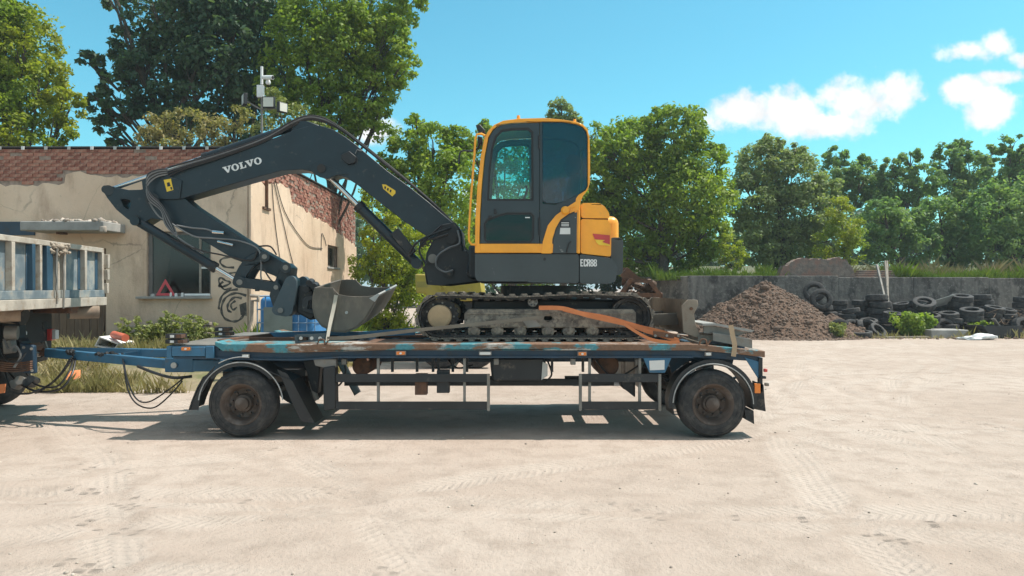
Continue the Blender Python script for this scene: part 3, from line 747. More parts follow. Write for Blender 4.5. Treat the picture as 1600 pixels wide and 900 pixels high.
def pl_pile(r, n):
    a = r.random(n)*6.28; d = np.sqrt(r.random(n))*1.22
    x = PCX + np.cos(a)*d*np.where(np.cos(a) < 0, 2.55, 3.1); y = PCY + np.sin(a)*d*2.4; y = np.minimum(y, 28.8)
    return np.stack([x, y, np.maximum(pile_z(x, y), 0)+.0], 1) - np.array([[PCX, PCY, 0]])
v1, f1 = rocks(15000, pl_pile, .008, .07, 6, 3.); v2, f2 = rocks(160, pl_pile, .05, .17, 16, 2.)
v, f = np.concatenate([v1, v2]), np.concatenate([f1, f2+len(v1)])
o = bpy.data.objects.new('clods', np_mesh('clods', v, f, soil_mat(True), False)); COL.objects.link(o); o.parent = pile; o['kind'] = 'stuff'
# spill of debris soil along the wall foot
v, f = rocks(2600, lambda r, n: (lambda x, y: np.stack([x, y, ground_z(x, y)], 1))(11.5+12*r.random(n)**.9, 24.3+3.6*r.random(n)), .015, .09, 17, 4.)
o = bpy.data.objects.new('soil_litter', np_mesh('soil_litter', v, f, soil_mat(True), False)); COL.objects.link(o); tag(o, 'scattered brown earth and litter along the foot of the wall', 'litter', None, 'stuff')

# ================================================================== VEGETATION
def leaf_mat(name, c1, c2, c3, trans=.35):
    t = NT(name); n, l = t.n, t.l
    at = n.new('ShaderNodeAttribute'); at.attribute_name = 'leafvar'
    c = t.mix(at.outputs['Fac'], c1, c2)
    c = t.mix(t.rng(t.noise(.45, 3, .5), .45, .62), c, c3)
    t.set('Base Color', c); t.set('Roughness', .55); t.bs.inputs['Specular IOR Level'].default_value = .35
    tl = n.new('ShaderNodeBsdfTranslucent'); l.new(t.mix(1., c, (1.25,1.3,.6), 'MULTIPLY'), tl.inputs[0])
    ms = n.new('ShaderNodeMixShader'); ms.inputs[0].default_value = trans
    l.new(t.bs.outputs[0], ms.inputs[1]); l.new(tl.outputs[0], ms.inputs[2]); l.new(ms.outputs[0], t.out.inputs[0]); return t.m
L_YG = leaf_mat('yellow_green_leaves', (.20,.26,.025), (.36,.38,.04), (.18,.27,.03), .5)
L_DK = leaf_mat('dark_leaves', (.05,.10,.06), (.11,.17,.08), (.06,.12,.07), .4)
L_MID = leaf_mat('mid_green_leaves', (.13,.225,.035), (.31,.38,.06), (.19,.28,.04), .52)
L_GR = leaf_mat('grey_green_leaves', (.18,.245,.105), (.30,.35,.16), (.21,.27,.11), .5)
L_TL = leaf_mat('blue_green_leaves', (.13,.235,.095), (.27,.36,.13), (.16,.27,.10), .52)
L_TAN = leaf_mat('tan_blossom_leaves', (.24,.21,.08), (.42,.34,.17), (.18,.21,.06), .42)
L_WEED = leaf_mat('weed_leaves', (.15,.19,.05), (.33,.34,.13), (.19,.23,.07), .38)
m_bark = mat('grey_bark', (.085,.07,.055), .95, var=.5, vscale=12, bump=.5, bscale=25, stretch=(1,1,.2))

def leaves(cent, rad, per, size, r, flat=.75):
    """leaf-sized folded faces filling clumps; returns verts, quads, random value per leaf"""
    n = len(cent)*per
    c = np.repeat(cent, per, 0); R_ = np.repeat(rad, per)
    d = r.normal(size=(n,3)); d /= np.linalg.norm(d, axis=1)[:,None]
    q = c + d*(R_*(r.random(n)**.45))[:,None]*np.array([1,1,flat])
    nrm = d*.7 + r.normal(size=(n,3))*.6 + np.array([0,0,.45]); nrm /= np.linalg.norm(nrm, axis=1)[:,None]
    t = np.cross(nrm, r.normal(size=(n,3))); t /= np.linalg.norm(t, axis=1)[:,None]; b = np.cross(nrm, t)
    s = size*(.6+.8*r.random(n))[:,None]
    v = np.stack([q-t*s, q-b*s*.55+nrm*s*.15, q+t*s, q+b*s*.55+nrm*s*.15], 1)
    var = np.clip(np.repeat(r.random(len(cent)), per)*.5 + r.random(n)*.5, 0, 1)
    return v.reshape(-1,3), np.arange(4*n).reshape(n,4), var
def leaf_obj(name, v, f, var, m, org):
    me = np_mesh(name, v-np.array([org]), f, m, False)
    a = me.attributes.new('leafvar', 'FLOAT', 'POINT'); a.data.foreach_set('value', np.repeat(var, 4).astype(np.float32))
    o = bpy.data.objects.new(name, me); COL.objects.link(o); return o
def tree(name, label, lobes, Y, m, base_px=None, base_z=0., size=.13, dens=1., per=70, trunk_r=.22, depth=.8, seed=1, group=None, clump=.30, cat='tree', trunk_y=None, fill=.5):
    r = np.random.default_rng(seed); ce, ra = [], []; fill = .62
    L = [(P3(a, b, Y), q*Y/F) for a, b, q in lobes]
    bx = base_px if base_px is not None else sum(a for a,_,_ in lobes)/len(lobes)
    base = Vector((W(bx, 0, Y)[0], Y, base_z))
    LC = []
    for c, R in L:
        c = c + Vector((0, r.uniform(-.5,.5)*R*depth*1.4, 0)); LC.append((c, R))
        k = max(10, int(dens*74*(R/1.3)**2))
        d = r.normal(size=(k,3)); d /= np.linalg.norm(d, axis=1)[:,None]
        rr = R*(fill + (1.0-fill)*r.random(k)**.6)
        ce.append(np.array(c)[None] + d*rr[:,None]*np.array([1,depth,1])); ra.append(clump*R*(.5+1.0*r.random(k)))
    ce, ra = np.concatenate(ce), np.concatenate(ra); ra = np.clip(ra, .18, 1.1)
    ok = ce[:,2] > base_z+.15; ce, ra = ce[ok], ra[ok]
    v, f, var = leaves(ce, ra, int(per*.66), size*.58, r)
    T = root(name, label, cat, base, group)
    o = leaf_obj('crown', v, f, var, m, base); o.parent = T
    mb = MB(); top = max(LC, key=lambda q: q[0].z)
    lo = min(q[0].z for q in LC)
    H = top[0].z - base.z
    tp = [base-Vector((0,0,.2)), base+Vector((r.uniform(-.1,.1), 0, H*.3)), base.lerp(top[0], .6)+Vector((r.uniform(-.2,.2),0,0)), top[0]+Vector((0,0,top[1]*.4))]
    tp = spline(tp, 4); mb.tube(tp, [trunk_r*(1-.9*i/(len(tp)-1)) for i in range(len(tp))], 8)
    mb.build('trunk', m_bark, T)
    br = MB()
    for c, R in LC:
        s = tp[min(len(tp)-2, max(2, int(len(tp)*max(.15, (c.z-base.z)/H - .3))))]
        md = s.lerp(c, .5)+Vector((0,0,-.12*(c-s).length)); rr = max(.025, trunk_r*.3)
        br.tube(spline([s, md, c], 3), [rr*(1-.7*i/6) for i in range(7)], 5)
        for q in range(5):
            d = Vector(r.normal(size=3)); d.normalize(); br.tube([s.lerp(c,.75), c+d*R*.35, c+d*R*.7], [rr*.4, rr*.25, rr*.1], 4)
    br.build('limbs', m_bark, T)
    return T

tree('acacia_tree', 'yellow green tree at the left edge behind the building', [(5,30,50),(-30,80,80),(40,70,55),(75,130,42),(30,140,60),(95,165,28),(20,205,60),(88,205,34),(-60,180,90),(10,-20,45)], 24, L_YG, 30, size=.12, per=80, seed=3, clump=.27)
tree('dark_tree', 'tall dark leafy tree behind the building roof', [(300,50,80),(240,120,62),(180,112,34),(385,80,85),(310,150,65),(195,175,36),(262,20,60),(400,0,80),(152,155,22),(345,10,80),(420,130,60),(215,75,40),(250,180,45),(140,95,14),(180,-5,24),(360,190,50),(165,200,26)], 27, L_DK, 385, size=.17, per=62, seed=5, trunk_r=.35, clump=.24, dens=.72)
tree('poplar_tree', 'tall sunlit poplar tree with straight trunk behind the boom', [(515,40,60),(575,15,55),(598,95,44),(565,160,48),(500,120,55),(470,50,50),(618,45,38),(500,-10,60),(640,-5,30),(520,200,45),(625,110,32),(605,70,40),(585,130,44),(545,130,50),(440,110,50),(560,60,50),(590,190,30),(470,170,40),(545,80,50)], 25, L_MID, 517, size=.115, per=85, seed=8, trunk_r=.2, clump=.27)
for i, (lb, lo, sd) in enumerate([('tan flowering shrub showing over the roof left of the mast', [(250,195,26),(285,190,30),(268,215,28),(235,215,20)], 1), ('tan flowering shrub showing over the roof behind the mast', [(330,205,28),(372,190,26),(355,215,24)], 2), ('olive shrub rising behind the boom elbow', [(440,175,32),(470,195,30),(415,205,26),(500,215,26)], 4)]):
    tree('flowering_shrub', lb, lo, 21+i, L_TAN if i < 2 else L_WEED, size=.085, per=75, seed=20+sd, trunk_r=.07, clump=.33, cat='shrub', group='shrubs behind the building')
tree('linden_tree', 'full green tree between the boom and the cab', [(640,225,40),(680,235,45),(700,285,48),(655,300,52),(620,260,36),(715,225,28),(690,345,48),(640,360,50),(705,400,40),(650,195,22)], 25, L_MID, 668, size=.12, per=85, seed=31, clump=.28)
tree('roadside_bush', 'bright green bush at the far corner of the building', [(595,340,34),(578,300,24),(575,420,30),(610,410,42),(590,455,34),(630,445,36),(640,390,40),(600,375,36),(566,470,22),(620,475,30),(585,495,26),(610,505,26),(640,490,26),(566,505,18),(650,450,30)], 21.5, L_YG, 600, size=.09, per=95, seed=33, trunk_r=.09, clump=.3, cat='bush')
tree('willow_tree', 'hazy pale tree top showing above the cab roof', [(878,175,22),(890,200,26),(862,215,26),(885,240,36)], 40, L_GR, 880, size=.17, per=70, seed=35)
tree('ash_tree', 'dark green tree directly behind the cab', [(765,205,20),(745,250,36),(790,235,36),(830,240,40),(760,320,46),(830,330,50),(740,390,40),(800,400,50),(860,390,50),(905,235,34),(870,300,46),(930,215,22)], 31, L_MID, 800, size=.13, per=75, seed=37)
BZ2 = 2.0
tree('maple_tree', 'largest round green tree right of the cab behind the concrete wall', [(995,225,48),(1055,215,48),(1095,250,42),(955,240,40),(1010,290,58),(1075,310,60),(950,320,45),(1118,310,34),(985,370,52),(940,285,36),(1060,385,50),(1105,370,38),(935,380,40),(1030,190,26),(1000,410,34)], 33, L_MID, 1035, BZ2, size=.155, per=85, seed=41, trunk_r=.3, clump=.26)
tree('oak_tree', 'grey green tree standing right of the largest tree', [(1195,260,42),(1240,275,46),(1170,310,40),(1260,330,50),(1208,228,20),(1200,350,48),(1290,300,32),(1230,385,44),(1170,380,36),(1290,370,40),(1240,240,18)], 36, L_GR, 1225, BZ2, size=.15, per=85, seed=43, clump=.27)
tree('lilac_bush', 'yellow green bush above the ruined wall stub', [(1325,360,30),(1312,325,20),(1335,390,24),(1300,385,28)], 32.5, L_YG, 1322, BZ2, size=.1, per=85, seed=45, trunk_r=.08, cat='bush')
tree('elder_bush', 'small yellow green bush above the dirt pile', [(1145,385,20),(1150,402,20),(1132,405,16)], 31, L_YG, 1146, BZ2, size=.09, per=80, seed=46, trunk_r=.06, cat='bush')
for lb, lo, y, b, sd in [('bluish tree with pointed top left of the sky gap', [(1310,245,18),(1305,270,24),(1345,280,26),(1330,300,30),(1350,250,8),(1370,295,24)], 44, 1325, 51),
                     ('bluish tree with ragged top at the sky gap', [(1395,262,18),(1420,250,16),(1405,290,30),(1385,320,32),(1440,280,26),(1430,330,34)], 43, 1410, 52),
                     ('bluish tall tree under the small cloud', [(1475,250,24),(1500,235,18),(1520,262,28),(1480,295,34),(1525,310,36),(1550,240,14)], 45, 1500, 53),
                     ('sparse bluish tree at the right edge', [(1575,230,20),(1590,255,24),(1560,275,26),(1600,300,36),(1630,260,40)], 42, 1585, 54)]:
    tree('hornbeam_tree', lb, lo, y, L_TL, b, BZ2, size=.17, per=75, seed=sd, group='far trees on the right', clump=.27)
for lb, lo, y, b, sd in [('dark low tree in front of the sky gap', [(1380,345,34),(1420,355,36),(1375,385,28),(1440,385,30)], 38, 1405, 61), ('dark low tree in the middle of the right tree line', [(1470,345,38),(1510,360,38),(1490,390,30)], 38.5, 1490, 62),
                     ('dark shaded tree closing the right edge', [(1560,330,44),(1600,350,50),(1545,385,36),(1600,400,36),(1640,310,50)], 37, 1580, 63)]:
    tree('shade_tree', lb, lo, y, L_TL, b, BZ2, size=.16, per=80, seed=sd, group='low trees on the right', clump=.28)

# far woodland that closes the view: one mass
r = np.random.default_rng(77); n = 1100
cx = np.concatenate([(r.random(n)*2-1)*75]); cyy = 62+14*r.random(n); czz = 7.5*r.random(n)**.8 + .4
v, f, var = leaves(np.stack([cx, cyy, czz], 1), .8+.7*r.random(n), 36, .36, r)
o = leaf_obj('far_woodland', v, f, var, L_DK, (0,0,0)); tag(o, 'distant dark woodland closing the view behind the yard', 'woodland', None, 'stuff')

# grass
m_grass = leaf_mat('grass_blades', (.26,.225,.10), (.46,.385,.22), (.25,.235,.09), .3)
m_grass2 = leaf_mat('fresh_grass_blades', (.09,.16,.015), (.2,.26,.04), (.11,.18,.02), .35)
m_dry = leaf_mat('dry_stalks', (.22,.17,.1), (.36,.29,.18), (.17,.16,.07), .2)
def grass(name, label, n, place, h0, h1, w, m, seed):
    r = np.random.default_rng(seed); p = place(r, n); hmod = lambda p: .35+1.25*vnoise(p[:,0], p[:,1], 1.1, 83)*vnoise(p[:,0], p[:,1], 3.3, 84)*1.6; a = r.random(n)*6.28; h = (h0+(h1-h0)*r.random(n)**1.5)*hmod(p)
    d = np.stack([np.cos(a), np.sin(a), 0*a], 1); le = r.normal(size=(n,3))*.3*h[:,None]; le[:,2] = 0
    up = np.zeros((n,3)); up[:,2] = h
    v = np.stack([p-d*w, p+d*w, p+up*.55+le*.35+d*w*.7, p+up+le], 1)
    o = leaf_obj(name, v.reshape(-1,3), np.arange(4*n).reshape(n,4), r.random(n), m, (0,0,0)); return tag(o, label, 'grass', None, 'stuff')
def strip_l(r, n):
    y = 11.9+4.4*r.random(n)**1.6; x = -11 + 7.6*r.random(n)
    k = vnoise(x, y, 1.3, 5) + .25*(y-12); ok = (k > .42); x, y = x[ok], y[ok]
    return np.stack([x, y, bank_z(x, y)-.005], 1)
def grass_ok(name, label, n, place, *a):
    pts = place(np.random.default_rng(a[-1]+100), n); return grass(name, label, len(pts), lambda r, k: pts, *a)
grass_ok('grass', 'dry patchy grass verge in front of the building', 42000, strip_l, .06, .34, .006, m_grass, 1)
def strip_m(r, n):
    y = 14+12*r.random(n); x = -5.6+(y*.0)+ (1.2+.2*(y-14))*r.random(n); return np.stack([x, y, bank_z(x, y)], 1)
grass_ok('grass', 'green weeds growing along the building side wall', 16000, strip_m, .08, .5, .012, m_grass2, 2)
grass_ok('grass', 'bright grass on the terrace above the dirt pile', 14000, lambda r, n: np.stack([5.8+5.6*r.random(n), WALL_Y+.36+3*r.random(n), 1.98+.1*r.random(n)], 1), .1, .45, .012, m_grass2, 3)
grass_ok('grass', 'tall grass along the top of the wall at right', 60000, lambda r, n: np.stack([15.0+13*r.random(n), WALL_Y+.36+2.4*r.random(n), 1.98+.1*r.random(n)], 1), .08, .42, .008, m_grass2, 4)
grass_ok('dry_stalks', 'dry brown stalks standing behind the grass on the wall', 12000, lambda r, n: np.stack([13.4+14*r.random(n), WALL_Y+1.2+2.6*r.random(n), 2.0+.1*r.random(n)], 1), .15, .62, .006, m_dry, 5)
grass_ok('grass', 'thin weeds along the foot of the wall', 5000, lambda r, n: (lambda x: np.stack([x, 24.6+2.6*r.random(n), 0*x], 1))(11+13*r.random(n)), .05, .3, .012, m_grass, 6)

def weed(label, px, py, Y, h, w, seed, m=L_WEED, z0=0., stems=9, size=.045, name='weed_plant', group=None, per=26):
    r = np.random.default_rng(seed); x = W(px, py, Y)[0]; base = Vector((x, Y, z0))
    T = root(name, label, 'weed', base, group); mb = MB(); ce = []
    for i in range(stems):
        a = r.random()*6.28; t = base + Vector((math.cos(a)*w*r.random(), math.sin(a)*w*r.random()*.7, h*(.55+.45*r.random())))
        b = base + Vector((math.cos(a)*w*.2, math.sin(a)*w*.2, 0)); mb.tube([b, b.lerp(t,.5)+Vector((0,0,.03)), t], [.006,.005,.003], 4)
        for k in np.linspace(.3, 1, 4): ce.append(b.lerp(t, k))
    mb.build('stems', L_WEED, T)
    v, f, var = leaves(np.array([q[:] for q in ce]), np.full(len(ce), w*(.17 if z0 > .1 else .24)), per if z0 < .1 else 15, size if z0 < .1 else .036, r)
    leaf_obj('leaves', v, f, var, m, base).parent = T
for i, (px, w, h, lb) in enumerate([(205,.35,.95,'leafy weed clump right beside the white crate'), (232,.3,.85,'leafy weed clump under the left end of the window'), (262,.4,1.05,'tall weed clump with pale flowers under the warning triangle'), (296,.4,.95,'broad weed clump under the window centre'), (325,.3,.85,'weed clump nearest the graffiti'), (250,.25,.7,'low weed just left of the trailer front')]):
    weed(lb, px, 540, 14.6 + .25*(i % 3), h*.74, w, 200+i, z0=.43, stems=13, group='weeds along the building front')
weed('round green weed bush in front of the tyres', 1428, 505, 25.6, .75, .75, 230, L_MID, 0, 26, .06, per=40)
weed('small green weed beside the concrete slab', 1532, 505, 25.8, .5, .42, 231, L_MID, 0, 14, .06)
weed('pale weed at the right foot of the dirt pile', 1310, 520, 24.8, .5, .45, 232, L_WEED, 0, 12, .05)
weed('low green weeds between building and yellow machine', 590, 500, 17, .45, .6, 233, L_WEED, 0, 16, .05)

# ================================================================== TYRES AND CLUTTER AT THE WALL
def tyre_mesh(R=.31, wd=.2, ri=.19):
    prof = [(ri, -wd*.36), (ri+.02, -wd*.5), (R-.05, -wd*.52), (R-.012, -wd*.44), (R, -wd*.3), (R-.006, -.018), (R-.006, .018), (R, wd*.3), (R-.012, wd*.44), (R-.05, wd*.52), (ri+.02, wd*.5), (ri, wd*.36), (ri+.015, wd*.2), (R-.06, wd*.1), (R-.06, -wd*.1), (ri+.015, -wd*.2), (ri, -wd*.36)]
    me = MB().lathe(prof, (0,0,0), (0,0,1), 28).mesh('old_tyre', smooth=40); me.materials.append(m_tyre); return me
TY = [tyre_mesh(.335,.2,.2), tyre_mesh(.31,.185,.19), tyre_mesh(.385,.23,.22)]
rt = random.Random(5)
def tyre(label, px, py, Y, rot, k=0, group='old tyres dumped along the wall', z=None):
    p = P3(px, py, Y)
    if z is not None: p.z = z
    o = inst('old_tyre', TY[k], p, rot); return tag(o, label, 'tyre', group)
ORD = ['first','second','third','fourth','fifth','sixth','seventh','eighth','ninth','tenth','eleventh','twelfth']
stacks = [(1272,27.5,5,1), (1290,26.9,5,0), (1311,27.4,6,0), (1326,26.7,5,1), (1346,27.5,6,0), (1374,27.0,6,2), (1408,27.3,6,1), (1438,26.9,5,2), (1468,27.6,6,0), (1500,27.2,6,2), (1534,27.6,7,0), (1594,27.4,7,1)]
for i, (px, Y, n, k) in enumerate(stacks):
    h = [.2,.185,.23][k]
    for j in range(n):
        lv = 'top' if j == n-1 else 'bottom' if j == 0 else ['','second','third','fourth','fifth','sixth'][j]
        top = j == n-1
        tyre('%s tyre lying in the %s tyre stack right of the dirt pile' % (lv, ORD[i]), px+rt.uniform(-4,4), 0, Y+rt.uniform(-.07,.07), (rt.uniform(-.05,.05)+(.16 if top and i % 2 else 0), rt.uniform(-.05,.05)+(.12 if top and i % 3 == 0 else 0), rt.uniform(0,6)), k, z=h*(j+.52)*1.03)
D = math.radians
for i, (px, n, k) in enumerate([(1358,3,1), (1392,4,0), (1457,4,1), (1486,4,0), (1517,4,2), (1552,5,0), (1577,5,1)]):
    for j in range(n):
        lv = 'top' if j == n-1 else 'bottom' if j == 0 else ['','second','third','fourth'][j]
        tyre('%s tyre of the %s low front row stack, counted from the leaning poles' % (lv, ORD[i]), px+rt.uniform(-4,4), 0, 26.25+rt.uniform(-.1,.1), (rt.uniform(-.06,.06)+(.22 if j == n-1 else 0), rt.uniform(-.1,.1), 0), k, z=[.2,.185,.23][k]*(j+.52)*1.03)
tyre('tyre standing on the dirt slope facing the yard', 1283, 468, 26.5, (D(78),0,D(-8)), 2)
tyre('tyre leaning behind the one standing on the dirt slope', 1272, 456, 27.2, (D(70),0,D(-25)), 2)
tyre('tyre standing upright at the foot of the dirt pile', 1312, 503, 25.6, (D(74),0,D(-14)), 0, z=.29)
tyre('tyre standing just right of the one at the pile foot', 1330, 503, 26.0, (D(80),0,D(25)), 1, z=.29)
tyre('narrow tyre standing edge-on between the stacks', 1343, 500, 25.7, (D(88),0,D(72)), 1, z=.285)
tyre('tyre standing edge-on left of the leaning poles', 1357, 495, 25.8, (D(85),0,D(-58)), 1, z=.285)
tyre('tyre propped at a slant below the leaning poles', 1371, 503, 25.3, (D(48),0,D(28)), 1, z=.22)
tyre('tyre lying flat alone in front of the stacks', 1347, 512, 25.0, (D(4),D(-6),0), 0, z=.12)
tyre('tyre leaning half hidden behind the round weed', 1416, 500, 26.2, (D(72),0,D(10)), 2, z=.31)
tyre('tyre lying tilted on top beside the metal sheet', 1444, 476, 26.5, (D(28),D(-10),0), 2, z=1.12)
tyre('tyre leaning against the stacks behind the concrete slab', 1476, 500, 26.0, (D(68),0,D(-6)), 0, z=.29)
tyre('tyre standing at the right edge beside the brush', 1597, 490, 25.8, (D(72),0,D(20)), 2, z=.31)
for i, (a, b) in enumerate([((1370,414),(1396,500)), ((1383,408),(1392,500)), ((1386,408),(1389,500))]):
    p, q = P3(a[0], a[1], WALL_Y-.25), P3(b[0], 0, 26.4); q.z = .02
    MB().tube([p, q], .035 if i else .05, 8).build('leaning_pole', m_wood if i else m_steel, None, at=q, label=['grey metal pole leaning at a slant against the wall','left one of two thin upright wooden poles on the wall','right one of two thin upright wooden poles on the wall'][i], cat='pole', group='poles leaning on the wall')
a = [P3(1432,478,26.3), P3(1490,460,27.0), P3(1492,472,27.4), P3(1440,484,26.8)]
MB().add([*a, *[q-Vector((0,0,.02)) for q in a]], [(0,1,2,3),(7,6,5,4),(0,4,5,1),(1,5,6,2),(2,6,7,3),(3,7,4,0)]).build('metal_sheet', m_alu, None, smooth=0, label='bent grey metal sheet lying over the tyres', cat='sheet metal', at=a[0])
MB().box(*[W(1450,0,25.2)[0], W(1508,0,25.2)[0]], 25.0, 26.3, -.03, .27).build('concrete_slab', m_conc, None, bevel=.02, label='thick pale concrete slab lying in front of the tyres', cat='slab', at=(W(1480,0,25.6)[0], 25.6, 0))
bx0, bx1 = W(1530,0,24.9)[0], W(1594,0,24.9)[0]
bn = root('steel_trough', 'dark open steel trough at the right edge in front of the brush', 'trough', ((bx0+bx1)/2, 25.2, 0))
mb = MB(); pf = [(bx0, .42), (bx0+.35, .0), (bx1-.12, .0), (bx1, .42), (bx1-.03, .42), (bx1-.15, .03), (bx0+.37, .03), (bx0+.04, .42)]
mb.prism(pf, 24.75, 25.65); mb.build('trough_shell', m_black, bn)
for y in (24.74, 25.63): MB().prism([(bx0+.02,.42),(bx0+.36,.01),(bx1-.14,.01),(bx1-.02,.42)], y, y+.03).build('end_plate', m_black, bn)
MB().bar(P3(1552,498,24.9), P3(1562,512,24.9), .2, .03).build('flap', m_steel, bn)
def bagmesh():
    r = np.random.default_rng(4); bm = bmesh.new(); bmesh.ops.create_icosphere(bm, subdivisions=4, radius=1)
    for q in bm.verts:
        c = q.co; k = 1+.25*math.sin(c.x*5+1)*math.cos(c.y*4)+.12*math.sin(c.x*13+c.y*9)+.08*math.sin(c.z*15+c.x*7)
        q.co = Vector((c.x*.55*k, c.y*.3*k, max(-.04, c.z*.11*k + .05*math.sin(c.x*3))))
    me = bpy.data.meshes.new('plastic_sack'); bm.to_mesh(me); bm.free(); me.polygons.foreach_set('use_smooth', [True]*len(me.polygons)); me.materials.append(m_white); return me
tag(inst('plastic_sack', bagmesh(), (W(1527,0,24.2)[0], 24.2, .05)), 'crumpled white plastic sack lying on the ground near the slab', 'sack')
br = MB(); rb = random.Random(9); bc = P3(1572,500,26.2); bc.z = .0
for i in range(150):
    a = bc + Vector((rb.uniform(-.9,1.2), rb.uniform(-.5,.5), rb.uniform(.1,.9))); d = Vector((rb.uniform(-1,1), rb.uniform(-.6,.6), rb.uniform(-.3,.6)))*rb.uniform(.3,.75)
    br.tube([a-d*.5, a+Vector((0,0,rb.uniform(-.05,.1))), a+d*.5], [.016,.011,.004], 4)
br.build('brush_heap', mat('dead_twigs', (.17,.115,.08), .95), None, label='tangle of dead brown branches heaped at the right edge', cat='brush', at=bc)
for i, (x0, x1, y, Y) in enumerate([(1332,1385,516,24.9),(1385,1450,519,24.8)]):
    a, b = P3(x0, 0, Y), P3(x1, 0, Y+.2); a.z = b.z = .035
    MB().bar(a, b, .12, .05).build('timber_board', m_wood, None, bevel=.005, at=a, label=['pale board on the ground in front of the propped tyre','longer board on the ground below the round weed'][i], cat='board', group='boards on the ground')

# ================================================================== THINGS BEHIND THE TRAILER
# blue liquid container in a cage, on blocks
m_ibc = mat('blue_tote_plastic', (.05,.23,.5), .45, var=.2)
IY = 12.9; ix0, ix1 = W(402,0,IY)[0], W(492,0,IY)[0]; iz0, iz1 = .5, W(0,462,IY)[1]
ib = root('caged_tote', 'blue plastic liquid tote in a wire cage behind the bucket', 'tote', ((ix0+ix1)/2, IY+.5, 0))
MB().box(ix0+.02, ix1-.02, IY+.03, IY+.95, iz0+.12, iz1-.02).build('tank', m_ibc, ib, bevel=.09, seg=4)
MB().cyl(((ix0+ix1)/2, IY+.5, iz1-.02), ((ix0+ix1)/2, IY+.5, iz1+.05), .11).build('lid', m_black, ib)
cg = MB()
for k in range(8):
    x = ix0 + (ix1-ix0)*k/7; cg.tube([(x, IY, iz0+.1), (x, IY, iz1)], .011, 6); cg.tube([(x, IY+.98, iz0+.1), (x, IY+.98, iz1)], .011, 6)
for k in range(5):
    z = iz0+.12+(iz1-iz0-.13)*k/4; cg.tube([(ix0, IY-.012, z), (ix1, IY-.012, z), (ix1, IY+.992, z), (ix0, IY+.992, z), (ix0, IY-.012, z)], .011, 6)
cg.build('cage', mat('pale_blue_cage', (.16,.27,.4), .5), ib)
MB().box(ix0+.12, ix0+.62, IY-.03, IY-.024, iz0+.43, iz1-.2).build('cover_sheet', mat('grey_green_sheet', (.20,.25,.23), .6), ib)
for k in range(3): MB().box(ix0+.02+k*.42, ix0+.16+k*.42, IY, IY+.98, iz0-.02, iz0+.1).build('pallet_block', m_wood, ib)
MB().box(ix0-.03, ix1+.03, IY-.03, IY+1.0, -.02, iz0-.03).build('concrete_block', m_conc, None, bevel=.02, label='concrete block carrying the blue caged tote', cat='block', at=((ix0+ix1)/2, IY+.5, 0))
a = [P3(391,462,12.6), P3(404,463,12.6), P3(404,470,12.6), P3(394,470,12.6), P3(393,500,12.6), P3(388,516,12.6), P3(388,590,12.6)]
MB().tube(a, .03, 8).build('stand_pipe', m_wood, None, label='thin bent pipe standing left of the blue tote', cat='pipe', at=(a[-1].x, a[-1].y, 0))

# yellow wheeled machine, mostly hidden by the excavator
m_yel = mat('faded_yellow_paint', (.36,.29,.04), .55, var=.25, dirt=(.25,.2,.1), dirt_amt=(.5,.75))
LY = 15.5; lx0, lx1 = W(646,0,LY)[0], W(760,0,LY)[0]
ld = root('yellow_loader', 'old yellow wheeled machine half hidden behind the excavator', 'loader', ((lx0+lx1)/2, LY+.8, 0))
q = lambda *p: PX(p, LY)
MB().prism(q((648,428),(673,428),(675,444),(700,446),(702,432),(752,434),(756,470),(668,472),(664,459),(650,458)), LY, LY+1.5).build('body', m_yel, ld, bevel=.03)
MB().prism(q((651,440),(668,440),(668,449),(651,449)), LY-.012, LY-.002).build('side_panel', mat('olive_panel', (.25,.22,.05), .6), ld)
MB().prism(q((656,472),(672,472),(674,496),(656,496)), LY+.1, LY+1.4).build('front_post', m_yel, ld, bevel=.02)
MB().prism(q((668,472),(756,472),(750,500),(680,500)), LY+.15, LY+1.35).build('chassis', m_black, ld)
for px in (690, 742):
    for yy_ in (LY-.05, LY+1.25):
        c = P3(px, 0, LY); wv = MB().lathe([(.22,0),(.3,-.01),(.43,.0),(.46,.06),(.46,.24),(.43,.3),(.3,.31),(.22,.3)], (c.x, yy_, .46), (0,1,0), 28).build('wheel', m_tyre, ld)
        MB().lathe([(0,.03),(.22,.03),(.225,.27),(0,.27)], (c.x, yy_, .46), (0,1,0), 20).build('rim', m_yel, wv)
for a, b in (((676,438),(690,452)), ((684,438),(697,452))): MB().bar(P3(*a, LY-.02), P3(*b, LY-.02), .03, .05).build('strut', m_yel, ld)

# rusty open frame on a steel bin right behind the excavator
FY = 13.0
fr = root('rusty_frame', 'rusty trapezoid steel frame full of scrap behind the excavator tail', 'steel frame', P3(1010, 470, FY))
lo = [P3(970,460,FY), P3(1032,462,FY), P3(1030,460,FY+1.1), P3(976,459,FY+1.1)]; hi = [P3(985,438,FY), P3(1015,440,FY), P3(1014,438,FY+1.1), P3(988,437,FY+1.1)]
for i in range(4):
    MB().bar(lo[i], hi[i], .07, .07).build('corner_post', m_rust, fr); MB().bar(hi[i], hi[(i+1)%4], .06, .06).build('top_bar', m_rust, fr); MB().bar(lo[i], lo[(i+1)%4], .08, .08).build('bottom_bar', m_rust, fr)
MB().bar(P3(974,424,FY+.3), P3(996,442,FY+.3), .05, .2).build('raised_flap', m_rust, fr)
MB().bar(P3(976,418,FY+.6), P3(974,446,FY+.6), .06, .06).build('upright', m_rust, fr)
v, f = rocks(160, lambda r_, n: np.array(P3(1000,456,FY+.5))[None] + (r_.random((n,3))-.5)*np.array([.5,.8,.3]) - np.array(fr.location)[None], .02, .09, 12, 2)
o = bpy.data.objects.new('scrap', np_mesh('scrap', v, f, soil_mat(True), False)); COL.objects.link(o); o.parent = fr; o['kind'] = 'stuff'
